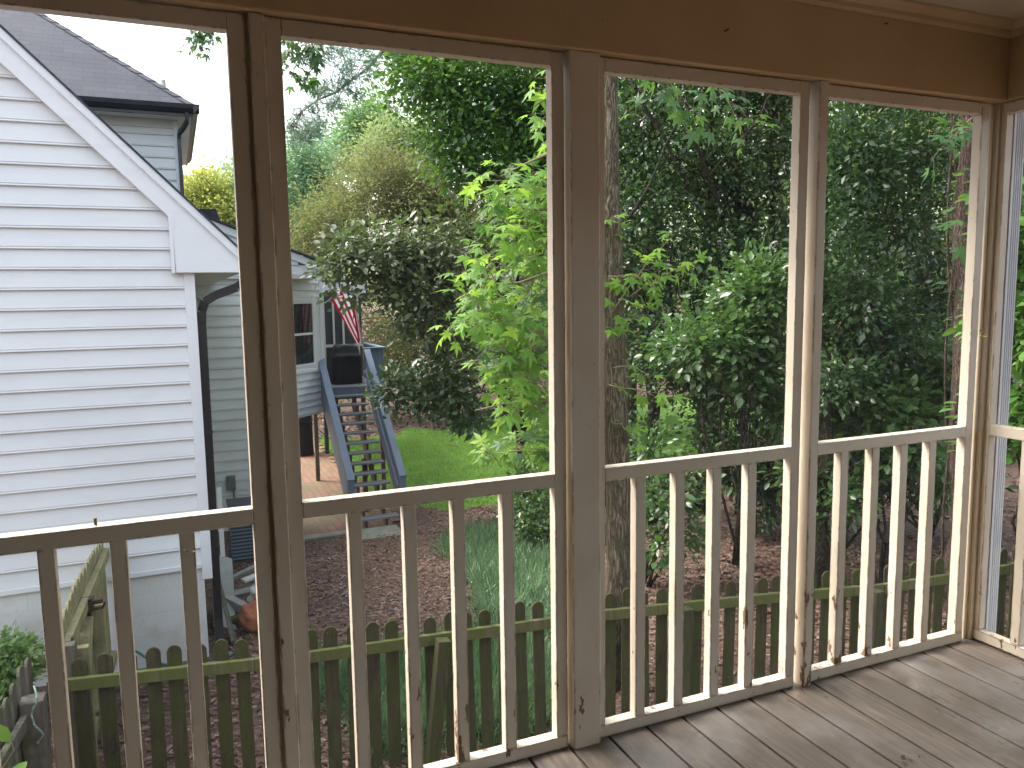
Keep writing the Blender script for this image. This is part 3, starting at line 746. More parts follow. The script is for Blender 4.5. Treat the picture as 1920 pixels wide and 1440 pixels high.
# electric box and conduit on the back wall
eb = at(433, 905, 12.95)
MB().box(eb.x-.08, eb.x+.08, 12.90, 12.98, eb.z-.13, eb.z+.13).box(eb.x-.065, eb.x+.065, 12.893, 12.90, eb.z-.10, eb.z+.09).build('electric_box', M_green_box, house, bev=.006)
MB().tube([(eb.x+.045,12.95,eb.z-.13),(eb.x+.045,12.95,-2.9)], .014, 8).build('conduit', M_green_box, house)
MB().box(eb.x-.36, eb.x-.28, 12.92, 12.98, eb.z-.05, eb.z+.10).build('hose_bib_box', M_green_box, house, bev=.006)
# screened porch of that house behind the deck
pz = -.43
pb = at(620, 548, 16.2)
MB().box(2.82, 4.15, 16.15, 22.2, 1.50, 1.78).build('porch_fascia', M_trim, house, bev=.005)
MB().box(2.82, 4.15, 16.13, 22.2, 1.785, 1.83).build('porch_roof', M_shy, house)
MB().box(2.86, 4.05, 16.28, 16.31, pz, 1.50).box(3.98, 4.0, 16.3, 22, pz, 1.5).build('porch_screen', M_porchscreen, house)
mb = MB()
for px in (608, 626, 644, 672):
    x = at(px, 620, 16.22).x; mb.box(x-.02, x+.02, 16.20, 16.26, pz, 1.50)
mb.box(2.86,4.06,16.205,16.255,.28,.34); mb.build('porch_framing', M_soffit, house, bev=.003)
MB().box(2.82, 4.1, 16.2, 22.2, -.62, -.44).build('porch_floor', M_darkwood, house)
for x, y in ((3.62,19.2),(3.60,21.8),(2.55,21.8)):
    MB().box(x-.05,x+.05,y-.05,y+.05,gz(x,y),-.62).build('porch_post', M_blackpost, house)
MB().tube([(3.60,21.5,-1.0),(3.62,21.3,-2.2),(3.75,20.8,-2.55),(4.0,20.2,-2.6),(4.3,19.5,-2.6)], .03, 8).build('drain_pipe', M_blackpost, house, smooth=True)

# ---------------------------------------------------------------- wooden deck with stair
deck = thing('wooden_deck', 'blue grey wooden deck with open riser staircase leading down to the brick patio', 'deck', (3.2, 12.8, -2.8))
RI, RU, Y0, Z0 = .165, .199, 14.065, -.600
mb = MB()
for i in range(14): mb.box(2.80, 4.03, 14.27+i*.139, 14.27+i*.139+.133, -.465, -.435)
mb.build('deck_floor', M_tread, deck, bev=.003)
MB().box(2.80, 3.62, 14.285, 14.32, -.70, -.466).box(3.72, 4.0, 14.285, 14.32, -.70, -.466).build('rim_board', M_blue, deck, bev=.003)
for i in range(13):
    y = Y0-i*RU; z = Z0-i*RI
    MB().box(2.80, 3.612, y-.0, y+.245, z-.036, z).build('tread', M_tread, deck, bev=.004)
for x in (2.98, 3.36):
    mb = MB()
    pts = [(Y0+.25, Z0-.04)]
    for i in range(13):
        y = Y0-i*RU; z = Z0-i*RI-.037
        pts += [(y+.235, z), (y+.03, z)]
    last = pts[-1]
    pts += [(last[0]-.0, last[1]-.13), (last[0]+.14, last[1]-.16), (Y0+.32, Z0-.30), (Y0+.32, Z0-.04)]
    mb.prism(pts, 'x', x, x+.045); mb.build('stringer', M_darkwood, deck)
def spanel(x0, x1, ytop, ztop, ybot, zbot):
    h = .86
    mb = MB(); n = 14                                   # vertical boards under a sloping cap
    for i in range(n):
        a, b = i/n, (i+1)/n; ya, yb = ytop+(ybot-ytop)*a, ytop+(ybot-ytop)*b; za, zb = ztop+(zbot-ztop)*a, ztop+(zbot-ztop)*b
        y0_, y1_ = max(ya,yb)-.004, min(ya,yb)+.004
        mb.prism([(y0_,za-.03),(y1_,zb-.03),(y1_,zb-h),(y0_,za-h)], 'x', x0+.02, x1-.02)
    mb.build('stair_panel', M_blue, deck, bev=.003)
    MB().obox((( x0+x1)/2, ytop, ztop-.012), ((x0+x1)/2, ybot-.04, zbot-.012-.04*(ztop-zbot)/(ytop-ybot)), x1-x0+.03, .036, (0,0,1)).build('stair_cap', M_blue, deck, bev=.004)
    MB().box(x0-.004, x1+.004, ybot-.03, ybot+.06, gz(x0, ybot)-.02, zbot-.035).build('newel_post', M_blue, deck, bev=.004)
spanel(2.68, 2.79, 14.30, .215, 11.66, -1.78)
spanel(3.635, 3.735, 14.20, .335, 11.66, -1.80)
MB().obox((3.622,14.1,-.10),(3.622,11.75,-2.06),.03,.05).build('hand_rail', M_blue, deck, bev=.004)
fp = MB()
for i in range(5): x = 3.742+i*.062; fp.box(x, x+.056, 14.27, 14.295, -.66, .33)
fp.build('railing_panel', M_blue, deck, bev=.003)
sp = MB()
for i in range(12): sp.box(4.03, 4.055, 14.30+i*.15, 14.30+i*.15+.14, -.66, .33)
sp.build('railing_panel', M_blue, deck, bev=.003)
MB().box(3.64, 4.10, 14.22, 14.34, .335, .37).box(3.99, 4.10, 14.3405, 16.1, .335, .37).build('railing_cap', M_blue, deck, bev=.004)
for x, y in ((3.98,14.36),(2.86,16.1),(3.98,16.1),(3.28,13.0)):
    MB().box(x-.045,x+.045,y-.045,y+.045,gz(x,y),-.68 if y > 14 else -1.75).build('support_post', M_darkwood, deck)
o = MB().box(2.55, 3.52, 10.95, 11.58, -2.84, -2.715).build('stair_pad', M_conc, deck, bev=.015)

# covered grill on the deck
def cover(name, cx, cy, z0, w, d, h, seed, label):
    bm = bmesh.new(); r = random.Random(seed)
    nz, na = 12, 36; rings = []
    prof = [(0,1.0),(.02,1.04),(.25,1.0),(.5,.98),(.66,1.0),(.72,1.04),(.745,.92),(.84,.88),(.95,.80),(1.0,.62)]
    for k, (zz, s) in enumerate(prof):
        ring = []
        for i in range(na):
            a = 2*pi*i/na; c_, s_ = cos(a), sin(a); p = 4
            rad = 1/((abs(c_)**p+abs(s_)**p)**(1/p))
            fold = 1+.035*sin(a*7+seed+zz*2)*(1-zz)+.02*sin(a*13+zz*9)
            ring.append(bm.verts.new((cx+w/2*rad*c_*s*fold, cy+d/2*rad*s_*(s if zz < .78 else s*.8)*fold, z0+h*zz*(1+.015*sin(a*3)))))
        rings.append(ring)
    for a_, b_ in zip(rings[:-1], rings[1:]):
        for i in range(na): bm.faces.new((a_[i], a_[(i+1)%na], b_[(i+1)%na], b_[i]))
    bm.faces.new(rings[-1])
    for f in bm.faces: f.smooth = True
    me = bpy.data.meshes.new(name); bm.to_mesh(me); bm.free()
    return tag(link(name, me, M_black), label, 'grill')
cover('covered_grill', 3.38, 14.95, -.434, .64, .55, .84, 2, 'grill under a black fitted cover at the top of the deck stairs')
cover('covered_grill', 3.02, 19.6, -2.83, .55, .55, 1.25, 5, 'black covered grill standing on the brick patio under the house')

# flag
flag = thing('flag', 'american flag hanging from a slanted white pole beside the bay window', 'flag', (2.82,14.25,1.30))
pa = Vector((2.84,14.26,1.30)); pt = at(667, 524, 13.9)
MB().tube([pa, pt], .013, 8).build('flag_pole', M_trim, flag, smooth=True)
MB().tube([pt, pt+(pt-pa).normalized()*.04], [.025,.012], 8).build('finial', M_brass, flag, smooth=True)
def flag_mat():
    t = NT('flag_cloth'); u = t.new('ShaderNodeUVMap'); s = t.sep(u.outputs[0])
    st = t.math('MODULO', t.math('FLOOR', t.math('MULTIPLY', s[0], 13.)), 2.)
    c = t.mix(st, (.50,.012,.045), (.88,.86,.88))
    can = t.math('MULTIPLY', t.math('GREATER_THAN', s[0], 6/13), t.math('LESS_THAN', s[1], .40))
    cm = t.new('ShaderNodeCombineXYZ'); t.L(t.math('MULTIPLY', s[0], 17.), cm.inputs[0]); t.L(t.math('MULTIPLY', s[1], 26.), cm.inputs[1])
    v = t.new('ShaderNodeTexVoronoi'); v.inputs['Randomness'].default_value = .0; v.inputs['Scale'].default_value = 1.; t.L(cm.outputs[0], v.inputs['Vector'])
    bl = t.mix(t.math('LESS_THAN', v.outputs['Distance'], .22), (.012,.022,.12), (.75,.75,.80))
    c = t.mix(can, c, bl)
    p = t.pbr(c, .8, None, .2); tl = t.new('ShaderNodeBsdfTranslucent'); t.L(c, tl.inputs[0])
    m = t.new('ShaderNodeMixShader'); m.inputs[0].default_value = .35; t.L(p, m.inputs[1]); t.L(tl.outputs[0], m.inputs[2])
    return t.done(m.outputs[0])
h0 = at(619, 560, 14.15); h1 = at(661, 530, 13.93)
nu, nv = 27, 24; V = []; UV = []
e0 = at(671, 648, 14.1)-h0; e1 = at(681, 640, 13.95)-h1
for j in range(nv):
    for i in range(nu):
        u, v = i/(nu-1), j/(nv-1); g_ = min(u/.72, 1.)
        p = h0.lerp(h1, g_)+(e0.lerp(e1, g_))*v+Vector((-.10,.06,0))*max(0, u-.72)*3
        p += Vector((.01*sin(u*14+v*3), .035*sin(u*11+v*1.5)*(.3+v), .02*sin(u*6)*v))
        V.append(tuple(p)); UV.append((u, v))
me = bpy.data.meshes.new('flag_cloth'); me.from_pydata(V, [], [(j*nu+i, j*nu+i+1, (j+1)*nu+i+1, (j+1)*nu+i) for j in range(nv-1) for i in range(nu-1)])
ul = me.uv_layers.new(name='UVMap')
for l in me.loops: ul.data[l.index].uv = UV[l.vertex_index]
for p in me.polygons: p.use_smooth = True
link('cloth', me, flag_mat(), flag)

# ---------------------------------------------------------------- AC unit, debris
ac = thing('air_conditioner', 'dark louvred air conditioner unit on the mulch behind the house corner', 'air conditioner', (.95,10.35,gz(.95,10.3)))
bz = gz(.95,10.3)
mb = MB(); mb.box(.56,1.34,10.0,10.75,bz+.02,bz+.08); mb.box(.60,1.30,10.04,10.70,bz+.08,bz+.86); mb.build('casing', M_ac, ac, bev=.02)
mb = MB()
for k in range(13): mb.box(.585,1.315,10.018,10.039,bz+.12+k*.055,bz+.145+k*.055)
mb.build('louvres', M_blue, ac)
MB().box(.58,1.32,10.02,10.72,bz+.861,bz+.90).build('top_grille', M_ac, ac, bev=.01)
pa_, pb_ = at(406,916,6.3), at(410,1045,6.3)
P_ = MB().box(pa_.x,pa_.x+.045,6.3,6.33,pb_.z,pa_.z)
tag(P_.build('white_panel', M_trim, bev=.003), 'narrow white board leaning upright behind the downspout', 'board')
gl = 'scrap lumber piled beside the house corner'
def board(a, b, w, h, label, mat=M_greyboard, up=(0,0,1)):
    return tag(MB().obox(a, b, w, h, up).build('scrap_board', mat, bev=.004), label, 'board', gl)
g0 = -2.0
board((.30,6.3,-1.98),(.36,7.6,-1.62),.24,.03,'wide grey board leaning at the back of the scrap pile', up=(.5,0,1))
board((.40,7.3,-2.0),(.86,6.9,-1.82),.28,.04,'grey board lying across the top of the scrap pile')
board((.42,7.7,-1.95),(.92,7.5,-1.70),.20,.035,'uppermost pale plank on the scrap pile',M_greyboard)
board((.32,6.9,-1.86),(.72,6.2,-1.93),.09,.09,'thick square grey beam pointing at the orange sack',M_greyboard)
board((.30,6.45,-1.98),(.50,6.42,-1.93),.12,.05,'short mossy block under the square beam',M_fence)
board((.255,6.9,-1.5),(.36,5.65,-1.92),.17,.03,'dark grey plank sloping down along the foundation',M_oldfence,(1,0,.3))
board((.55,7.1,-1.78),(.98,7.3,-1.74),.10,.03,'small broken slat resting on the scrap pile',M_plastic)
board((.60,6.6,-1.92),(.95,6.85,-1.90),.12,.03,'thin pale slat half under the plastic bag',M_greyboard)
def lump(name, c, r, mat, seed, label=None, cat=None, parent=None, flat=1., n=2, amp=.18):
    bm = bmesh.new(); bmesh.ops.create_icosphere(bm, subdivisions=4, radius=1)
    for v in bm.verts:
        q = v.co.copy(); k = 1+amp*sin(q.x*4+seed)*sin(q.y*5+seed*2)+amp*.5*sin(q.z*9+q.x*7+seed)+amp*.25*sin(q.x*19+q.y*17)
        v.co = Vector((c[0]+q.x*r[0]*k, c[1]+q.y*r[1]*k, c[2]+q.z*r[2]*k))
    for f in bm.faces: f.smooth = True
    me = bpy.data.meshes.new(name); bm.to_mesh(me); bm.free(); o = link(name, me, mat, parent)
    if label: tag(o, label, cat)
    return o
lump('orange_sack', (.66,6.15,-1.86), (.23,.20,.17), M_orange, 1.2, 'lumpy orange brown sack lying on the mulch behind the picket fence', 'sack', amp=.10)
bag = lump('plastic_bag', (.76,6.62,-1.80), (.18,.16,.17), M_plastic, 3.1, 'crumpled white plastic bag with pink print behind the orange sack', 'bag', amp=.2)
lump('pink_label', (.72,6.44,-1.79), (.11,.045,.045), M_pink, 2.1, parent=bag, amp=.15)
hp = []
for px, py, Y in ((235,1210,5.2),(262,1225,5.15),(285,1240,5.1),(310,1246,5.1),(345,1248,5.1),(385,1243,5.2),(420,1238,5.35),(450,1236,5.5)):
    p = at(px, py, Y); hp.append((p.x, p.y, max(p.z, gz(p.x,p.y)+.012)))
tag(MB().tube(hp, .011, 8).build('garden_hose', M_hose, smooth=True), 'thin green garden hose lying along the foundation behind the fence', 'hose')

# ---------------------------------------------------------------- fences
def picket(mb_parent, mat, c, ux, w, z0, z1, lean=0, th=.018, dog=True, name='picket'):
    # c: (x,y) centre; ux: unit direction of the fence; rounded (dog ear) head
    n = Vector((-ux[1], ux[0])); h = z1-z0
    prof = [(-w/2,0),(w/2,0),(w/2,h-w*.42),(w*.40,h-w*.22),(w*.24,h-w*.06),(0.10*w,h),(-.10*w,h),(-w*.24,h-w*.06),(-w*.40,h-w*.22),(-w/2,h-w*.42)]
    mb = MB(); k = len(prof)
    for s in (-th/2, th/2):
        for a, z in prof:
            aa = a+lean*z; mb.v.append((c[0]+ux[0]*aa+n[0]*s, c[1]+ux[1]*aa+n[1]*s, z0+z))
    mb.f.append(tuple(range(k))); mb.f.append(tuple(range(2*k-1, k-1, -1)))
    for i in range(k): j = (i+1) % k; mb.f.append((i, k+i, k+j, j))
    return mb.build(name, mat, mb_parent, bev=.002)
fence = thing('picket_fence', 'long mossy green picket fence running across the yard below the porch', 'fence', (2.5,2.9,-1.9))
FP = [(-.86,3.385),(.365,3.155),(.69,3.11),(2.40,2.915),(2.85,2.865),(4.26,2.58),(5.15,2.36),(6.4,2.24),(8.5,2.2)]
FT = -.80
def ztop(x): return FT+.0*x
segs = list(zip(FP[:-1], FP[1:])); tot = [0]
for a, b in segs: tot.append(tot[-1]+math.dist(a, b))
def fpt(s):
    for i, (a, b) in enumerate(segs):
        if s <= tot[i+1] or i == len(segs)-1:
            t = (s-tot[i])/(tot[i+1]-tot[i]); L = tot[i+1]-tot[i]
            return (a[0]+(b[0]-a[0])*t, a[1]+(b[1]-a[1])*t), ((b[0]-a[0])/L, (b[1]-a[1])/L)
s = .05; sp_ = .1385
while s < tot[-1]:
    c, ux = fpt(s)
    w = .089+random.uniform(-.004,.004)
    picket(fence, M_fence, c, ux, w, gz(*c)+.04, ztop(c[0])+random.uniform(-.018,.018), random.uniform(-.018,.018)+.0)
    s += sp_+random.uniform(-.006,.006)
for zz, hh in ((-.965,.080),):
    for a, b in segs:
        d = Vector((b[0]-a[0], b[1]-a[1], 0)).normalized(); nn = Vector((d.y,-d.x,0))*.030
        A_ = Vector((a[0],a[1],zz))+nn; B_ = Vector((b[0],b[1],zz))+nn
        MB().obox(A_, B_, .038, hh).build('fence_rail', M_fencerail, fence, bev=.004)
for px_ in (833, 1284, 1640):
    bb = None
    for k in range(400):
        c, ux = fpt(k*.02); q = Vector((c[0],c[1],-1.))-CAM; u = 960+F*q.dot(RT)/q.dot(fw)
        if abs(u-px_) < 12: bb = (c, ux); break
    if bb:
        c, ux = bb; lean = .13 if px_ == 833 else .04
        MB().obox((c[0]+ux[1]*.10-lean*.9, c[1]-ux[0]*.10, gz(*c)), (c[0]+ux[1]*.10, c[1]-ux[0]*.10, -.945), .09, .09, (0,1,0)).build('fence_post', M_fence, fence, bev=.005)
# corner post and old leg towards the camera
MB().box(-.80,-.70,3.36,3.46,-1.95,-.72).build('fence_post', M_oldfence, fence, bev=.008)
MB().box(-.99,-.86,3.14,3.27,-1.95,-.95).build('fence_post', M_oldfence, fence, bev=.008)
leg = thing('old_fence', 'short weathered grey picket fence leg at the bottom left corner', 'fence', (-1.1,2.6,-1.9))
LA, LB = Vector((-.98,3.44,0)), Vector((-1.16,1.6,0)); Ld = (LB-LA).normalized()
for k in range(13):
    c = LA+Ld*(k*.145); picket(leg, M_oldfence, (c.x,c.y), (Ld.x,Ld.y), .095, -1.9, -.80+random.uniform(-.03,.03), random.uniform(-.02,.02))
off = Vector((.045,0,0))
MB().obox(Vector((LA.x,LA.y,-1.06))+off, Vector((LB.x,LB.y,-1.06))+off, .038, .085).build('fence_rail', M_oldfence, leg, bev=.004)
MB().obox(Vector((LA.x,LA.y,-1.65))+off, Vector((LB.x,LB.y,-1.65))+off, .038, .085).build('fence_rail', M_oldfence, leg, bev=.004)
# newer gate section running back to the house
gate = thing('yard_gate', 'yellowish pine picket gate section running from the fence back to the house wall', 'gate', (-.7,4.4,-1.9))
GA, GB = Vector((-.79,3.42,0)), Vector((-.70,5.45,0)); Gd = (GB-GA).normalized(); Gn = Vector((Gd.y,-Gd.x,0))
GL = (GB-GA).length
def gp_(t, off, z): q = GA+Gd*t+Gn*off; return (q.x, q.y, z)
k = 0
while .07+k*.137 < GL-.03:
    t_ = .07+k*.137; q = gp_(t_, .004*sin(k), 0)
    picket(gate, M_newfence, (q[0], q[1]), (Gd.x,Gd.y), .125, -1.85, -.585+.055*sin(t_/GL*pi)-.03*t_, 0); k += 1
def gbar(t0, t1, z0, z1, w0, w1, mat=M_newfence, nm='gate_rail'):
    MB().obox(gp_(t0,(w0+w1)/2,(z0+z1)/2), gp_(t1,(w0+w1)/2,(z0+z1)/2), w1-w0, z1-z0).build(nm, mat, gate, bev=.005)
gbar(.02,.80,-.80,-.715,.0105,.060); gbar(.82,GL,-.80,-.715,.0105,.060); gbar(.02,GL,-1.74,-1.66,.0105,.060)
MB().obox(gp_(.87,.105,-1.95),gp_(.87,.105,-.80),.085,.085,Gd).build('gate_post', M_newfence, gate, bev=.006)
MB().obox(gp_(.10,.105,-1.95),gp_(.10,.105,-.80),.085,.06,Gd).build('gate_post', M_newfence, gate, bev=.006)
MB().obox(gp_(.78,.04,-.86),gp_(.18,.04,-1.60),.03,.085,(1,0,0)).build('gate_brace', M_newfence, gate, bev=.004)
MB().obox(gp_(.95,.055,-.83),gp_(1.35,.055,-1.6),.03,.085,(1,0,0)).build('gate_brace', M_fence, gate, bev=.004)
mb = MB(); mb.obox(gp_(.74,.075,-.765),gp_(.83,.075,-.765),.028,.10); mb.obox(gp_(.78,.085,-.755),gp_(.78,.155,-.75),.03,.03); mb.tube([gp_(.78,.085,-.81),gp_(.77,.15,-.80),gp_(.76,.17,-.755)], .010, 6); mb.build('latch', M_screw, gate, bev=.003)
MB().obox(gp_(.03,.068,-1.05),gp_(.03,.068,-.70),.04,.014,(1,0,0)).build('hinge', M_screw, gate, bev=.002)
MB().tube([gp_(.80,-.055,-.70),gp_(.80,-.012,-.70)], .012, 6).build('latch_pin', M_screw, gate)
# cord on the left corner post
cp = [(-.90+.05*sin(i*1.2)*(.3+.05*i), 3.10+.03*cos(i*1.7), -.84-.045*i) for i in range(9)]
tag(MB().tube(cp, .006, 6).build('cord', simple('white_green_cord', (.45,.50,.50), (.03,.20,.14), 60, .6), smooth=True), 'white and green cord knotted around the corner fence post', 'cord')

# ================================================================== VEGETATION
# --- sweetgum by the fence
gum = thing('sweetgum_tree', 'sweetgum with furrowed grey trunk and bright lobed leaves just behind the picket fence', 'tree', (3.2,3.42,-1.9))
TB = Vector((3.2,3.42,-1.95))
tp = [TB, at(1160,1100,3.45), at(1157,850,3.5), at(1150,600,3.55), at(1143,350,3.6), at(1138,100,3.65), at(1134,-300,3.7), at(1134,-900,3.75)]
mb = MB(); mb.tube(tp, [.135,.105,.102,.095,.088,.082,.075,.05], 28, wob=.04); mb.build('trunk', M_bark, gum, smooth=True)
def sprig(pts, nleaf, size, mat, parent, spread=.10, r=.006, name='leafy_branch', tw=T_STAR, hang=-.55, rnd=None):
    pts = [Vector(p) for p in pts]; mb = MB(); mb.tube(pts, [r*(1-.8*i/(len(pts)-1)) for i in range(len(pts))], 6); 
    P, D, N = [], [], []
    L = [0]
    for a, b in zip(pts[:-1], pts[1:]): L.append(L[-1]+(b-a).length)
    for i in range(nleaf):
        s_ = L[-1]*(i+random.random())/nleaf; k = max(j for j in range(len(L)-1) if L[j] <= s_)
        p = pts[k].lerp(pts[k+1], (s_-L[k])/(L[k+1]-L[k]))
        d = (pts[k+1]-pts[k]).normalized(); side = Vector((random.uniform(-1,1), random.uniform(-1,1), random.uniform(-.5,.8)))
        side = (side-d*side.dot(d)).normalized(); e = p+(side*.7+d*.4)*spread*random.uniform(.4,1.2)
        mb.tube([p, (p+e)/2+Vector((0,0,.01)), e], [.0022,.0018,.0014], 4, cap=False)
        ld = (side*.8+d*.35+Vector((0,0,hang))+Vector((random.uniform(-.3,.3),)*3)).normalized()
        P.append(e); D.append(ld)
        toc = (CAM-e).normalized()
        N.append((Vector((0,0,.9))+Vector((random.uniform(-.5,.5),random.uniform(-.9,.1),random.uniform(-.2,.4)))).normalized())
    br = mb.build('branch', M_twig, parent, smooth=True)
    S = size*RNG.uniform(.6,1.15,len(P))
    cloud('leaves', np.array(P), np.array(D), np.array(N), S, tw, mat, br, rnd)
def bend(a, b, n=6, sag=.1):
    a = Vector(a); b = Vector(b); return [a.lerp(b, i/n)+Vector((0,0,sag*4*(i/n)*(1-i/n)))+Vector((random.uniform(-.02,.02),)*3) for i in range(n+1)]
# sprigs seen in the third bay
for (x0,y0_,x1,y1_,Y,nl,sz) in ((1140,600,1265,440,3.05,18,.13),(1180,560,1312,492,3.0,15,.13),(1140,640,1215,590,3.1,11,.13),(1142,720,1275,770,3.0,11,.13),(1150,690,1235,725,3.1,7,.10),(1140,430,1165,410,3.2,3,.09),
    (1150,560,1225,500,3.2,11,.13),(1145,790,1200,840,3.2,6,.12),(1140,520,1240,545,3.1,10,.13)):
    sprig(bend(at(x0,y0_,Y+.25), at(x1,y1_,Y), 6, .05), nl, sz, L_gum, gum, .12)
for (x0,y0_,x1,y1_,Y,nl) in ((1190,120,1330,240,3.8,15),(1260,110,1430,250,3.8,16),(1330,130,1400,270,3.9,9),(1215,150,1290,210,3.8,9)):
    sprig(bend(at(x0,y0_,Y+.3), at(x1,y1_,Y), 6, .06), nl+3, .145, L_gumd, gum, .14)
# the bright mass left of the trunk
roots = [at(1146, y, 3.6) for y in (120,260,380,500,640,760,860)]
nb = 0
for (cx, cy, rx, ry, cnt) in ((1000,330,50,60,6),(960,380,80,60,8),(915,360,60,45,6),(930,470,100,60,13),(985,560,80,80,10),(900,560,70,70,11),(930,650,100,70,12),(925,720,55,60,8),(985,760,60,60,9),(975,830,45,45,5),(1015,850,40,50,5),(1080,500,40,260,12),(1010,200,40,60,4)):
    for _ in range(int(cnt*1.3)):
        ex_, ey_ = random.gauss(cx, rx*.5), random.gauss(cy, ry*.5); ex_ = max(ex_, 822)
        Y = random.uniform(3.3, 4.5); e = at(ex_, ey_, Y)
        st = e+Vector((random.uniform(.15,.5), random.uniform(-.1,.3), random.uniform(-.28,.05)))
        sprig(bend(st, e, 4, .05), random.randint(7,11), .145, L_gum if random.random() < .85 else L_gumd, gum, .13, .004)
        nb += 1
lb = MB()
for rt, (ex_, ey_) in zip(roots, ((1000,200),(940,330),(880,420),(860,560),(870,680),(890,770),(930,850))):
    lb.tube(path(rt, at(ex_, ey_, 3.9), 5, .06, .05), [.028,.022,.016,.011,.007,.004], 8)
lb.build('limbs', M_twig, gum, smooth=True)
# hanging tips at the top of the first two bays
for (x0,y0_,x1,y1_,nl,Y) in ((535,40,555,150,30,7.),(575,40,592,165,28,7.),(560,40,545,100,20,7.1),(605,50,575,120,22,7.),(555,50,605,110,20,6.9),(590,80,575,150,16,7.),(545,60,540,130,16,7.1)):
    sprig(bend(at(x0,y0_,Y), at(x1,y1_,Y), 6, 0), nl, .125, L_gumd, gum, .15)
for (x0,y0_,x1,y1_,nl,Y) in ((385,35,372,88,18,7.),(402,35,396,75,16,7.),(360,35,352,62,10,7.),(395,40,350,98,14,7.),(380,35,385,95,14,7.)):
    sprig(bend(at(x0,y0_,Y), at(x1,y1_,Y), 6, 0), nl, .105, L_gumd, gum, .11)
MB().tube(path(at(1136,-500,3.7), at(380,-60,7.), 7, .04, .4), [.06,.05,.045,.04,.03,.022,.015,.01], 10).build('overhead_limb', M_bark, gum, smooth=True)
# a few leaves high in the fourth bay
for (x0,y0_,x1,y1_,nl) in ((1835,215,1745,300,9),(1830,250,1760,270,7),(1820,420,1790,450,3)):
    sprig(bend(at(x0,y0_,2.6), at(x1,y1_,2.5), 5, .03), nl, .16, L_gumd, gum, .12)

# --- pine with a drooping limb
pine = thing('pine_tree', 'pine with a thin drooping limb of blue green needles against the sky', 'tree', (8.2,13.5,-2.83))
trunk(pine, M_barkr, (8.2,13.5,-2.9), (7.9,13.3,11.5), .16, .09, 8, .01)
pl = [Vector((7.95,13.3,7.2)), at(790,30,11.), at(716,98,9.), at(688,129,8.6), at(660,150,8.4), at(629,174,8.2), at(594,188,8.), at(567,209,7.9), at(545,235,7.8)]
lm = MB().tube(pl, [.05,.034,.022,.018,.015,.012,.010,.007,.004], 8).build('limb', M_barkr, pine, smooth=True)
tuft = []; tb = MB()
for (px, py) in ((560,215),(548,240),(575,235),(590,205),(600,175),(585,165),(620,200),(612,165),(640,160),(630,195),(645,130),(600,228),(570,260),(550,265),(660,120),(668,175),(690,140),(640,95),(655,85),(620,90),(700,110),(680,95),(610,110),(598,245),(585,250),(655,150)):
    e = at(px, py, 8.1+random.uniform(-.4,.4)); near = min(pl, key=lambda q: (q-e).length)
    tb.tube(path(near, e, 3, .1), [.006,.005,.004,.002], 5); tuft.append(e)
tb.build('twigs', M_barkr, pine, smooth=True)
P = np.repeat(np.array([tuple(t) for t in tuft]), 120, axis=0); n = len(P)
P += RNG.normal(size=(n,3))*.05; D = norm(rdir(n)+np.array([0,0,.15]))
cloud('needles', P, D, rdir(n), RNG.uniform(.12,.22,n), (T_NEEDLE[0]*np.array([2.2,1,1]), T_NEEDLE[1]), L_pine, pine)

# --- generic tree makers
def tree(name, label, base, top, r, blobs, n, size, lmat, bmat=M_barkd, cat='tree', group=None, tmpl=T_DIAM, limbs=None, seg=12, **kw):
    t = thing(name, label, cat, base, group)
    lim = []
    if limbs is None:
        for b in random.sample(blobs, min(len(blobs), 6)): lim.append((random.uniform(.45,.95), (b[0], b[1], b[2]), r*.4))
    else: lim = limbs
    trunk(t, bmat, base, top, r, r*.45, 7, .03, lim, seg=seg)
    leaves('crown', t, lmat, blobs, n, size, tmpl, **kw)
    return t
# dark spreading tree at the top right of the second bay
b = at(960, 60, 11.)
tree('oak_tree', 'dense deep green tree filling the upper right of the second bay', (7.6,11.2,-2.8), (7.3,11.,6.5), .17,
     [blob(*q) for q in ((790,150,10.5,70,50,1.),(870,170,10.5,90,70,1.2),(960,200,10.5,100,100,1.3),(850,260,10.3,70,55,.9),(930,320,10.,90,60,1.),(1010,330,10,60,90,1.),(1060,250,10,90,180,1.2),(860,320,9.8,40,30,.5),(770,95,11,60,40,.8),(880,60,11,120,60,1.2),(730,190,10.6,28,30,.5),(1000,430,10.4,70,70,.9))],
     34000, .105, L_oak, tmpl=T_DIAM, per=10, sig=.17, shell=.2, gap=(2.1,-.62))
# magnolia beside the stair
mg = [blob(*q) for q in ((720,470,11.3,105,55,.8),(655,470,11.3,50,45,.6),(620,505,11.4,30,28,.35),(790,520,11.2,75,90,.9),(850,470,11,55,80,.8),(735,530,11.3,45,45,.6),(850,600,11,60,70,.8),(770,590,11.3,40,45,.5),(660,560,11.6,22,24,.25))]
mgl = [blob(*q) for q in ((820,735,11.2,80,50,.7),(760,730,11.3,50,32,.5),(730,735,11.4,24,30,.3),(850,690,11,50,40,.6),(708,770,11.2,12,18,.15),(880,780,11,50,30,.6))]
mgt = tree('magnolia_tree', 'magnolia with leathery brown green leaves leaning over the flag and deck stairs', (6.1,11.6,-2.8), (5.9,11.4,2.2), .12,
     mg, 7600, .115, L_mag, tmpl=T_OVAL, per=8, sig=.15, shell=.15, gap=(3.,-.5), bmat=M_barkd, limbs=[(.3,mgl[0][:3],.05),(.35,mgl[1][:3],.035),(.3,mgl[3][:3],.04),(.7,mg[0][:3],.05),(.75,mg[1][:3],.04),(.8,mg[2][:3],.03),(.6,mg[3][:3],.05),(.8,mg[5][:3],.03)])
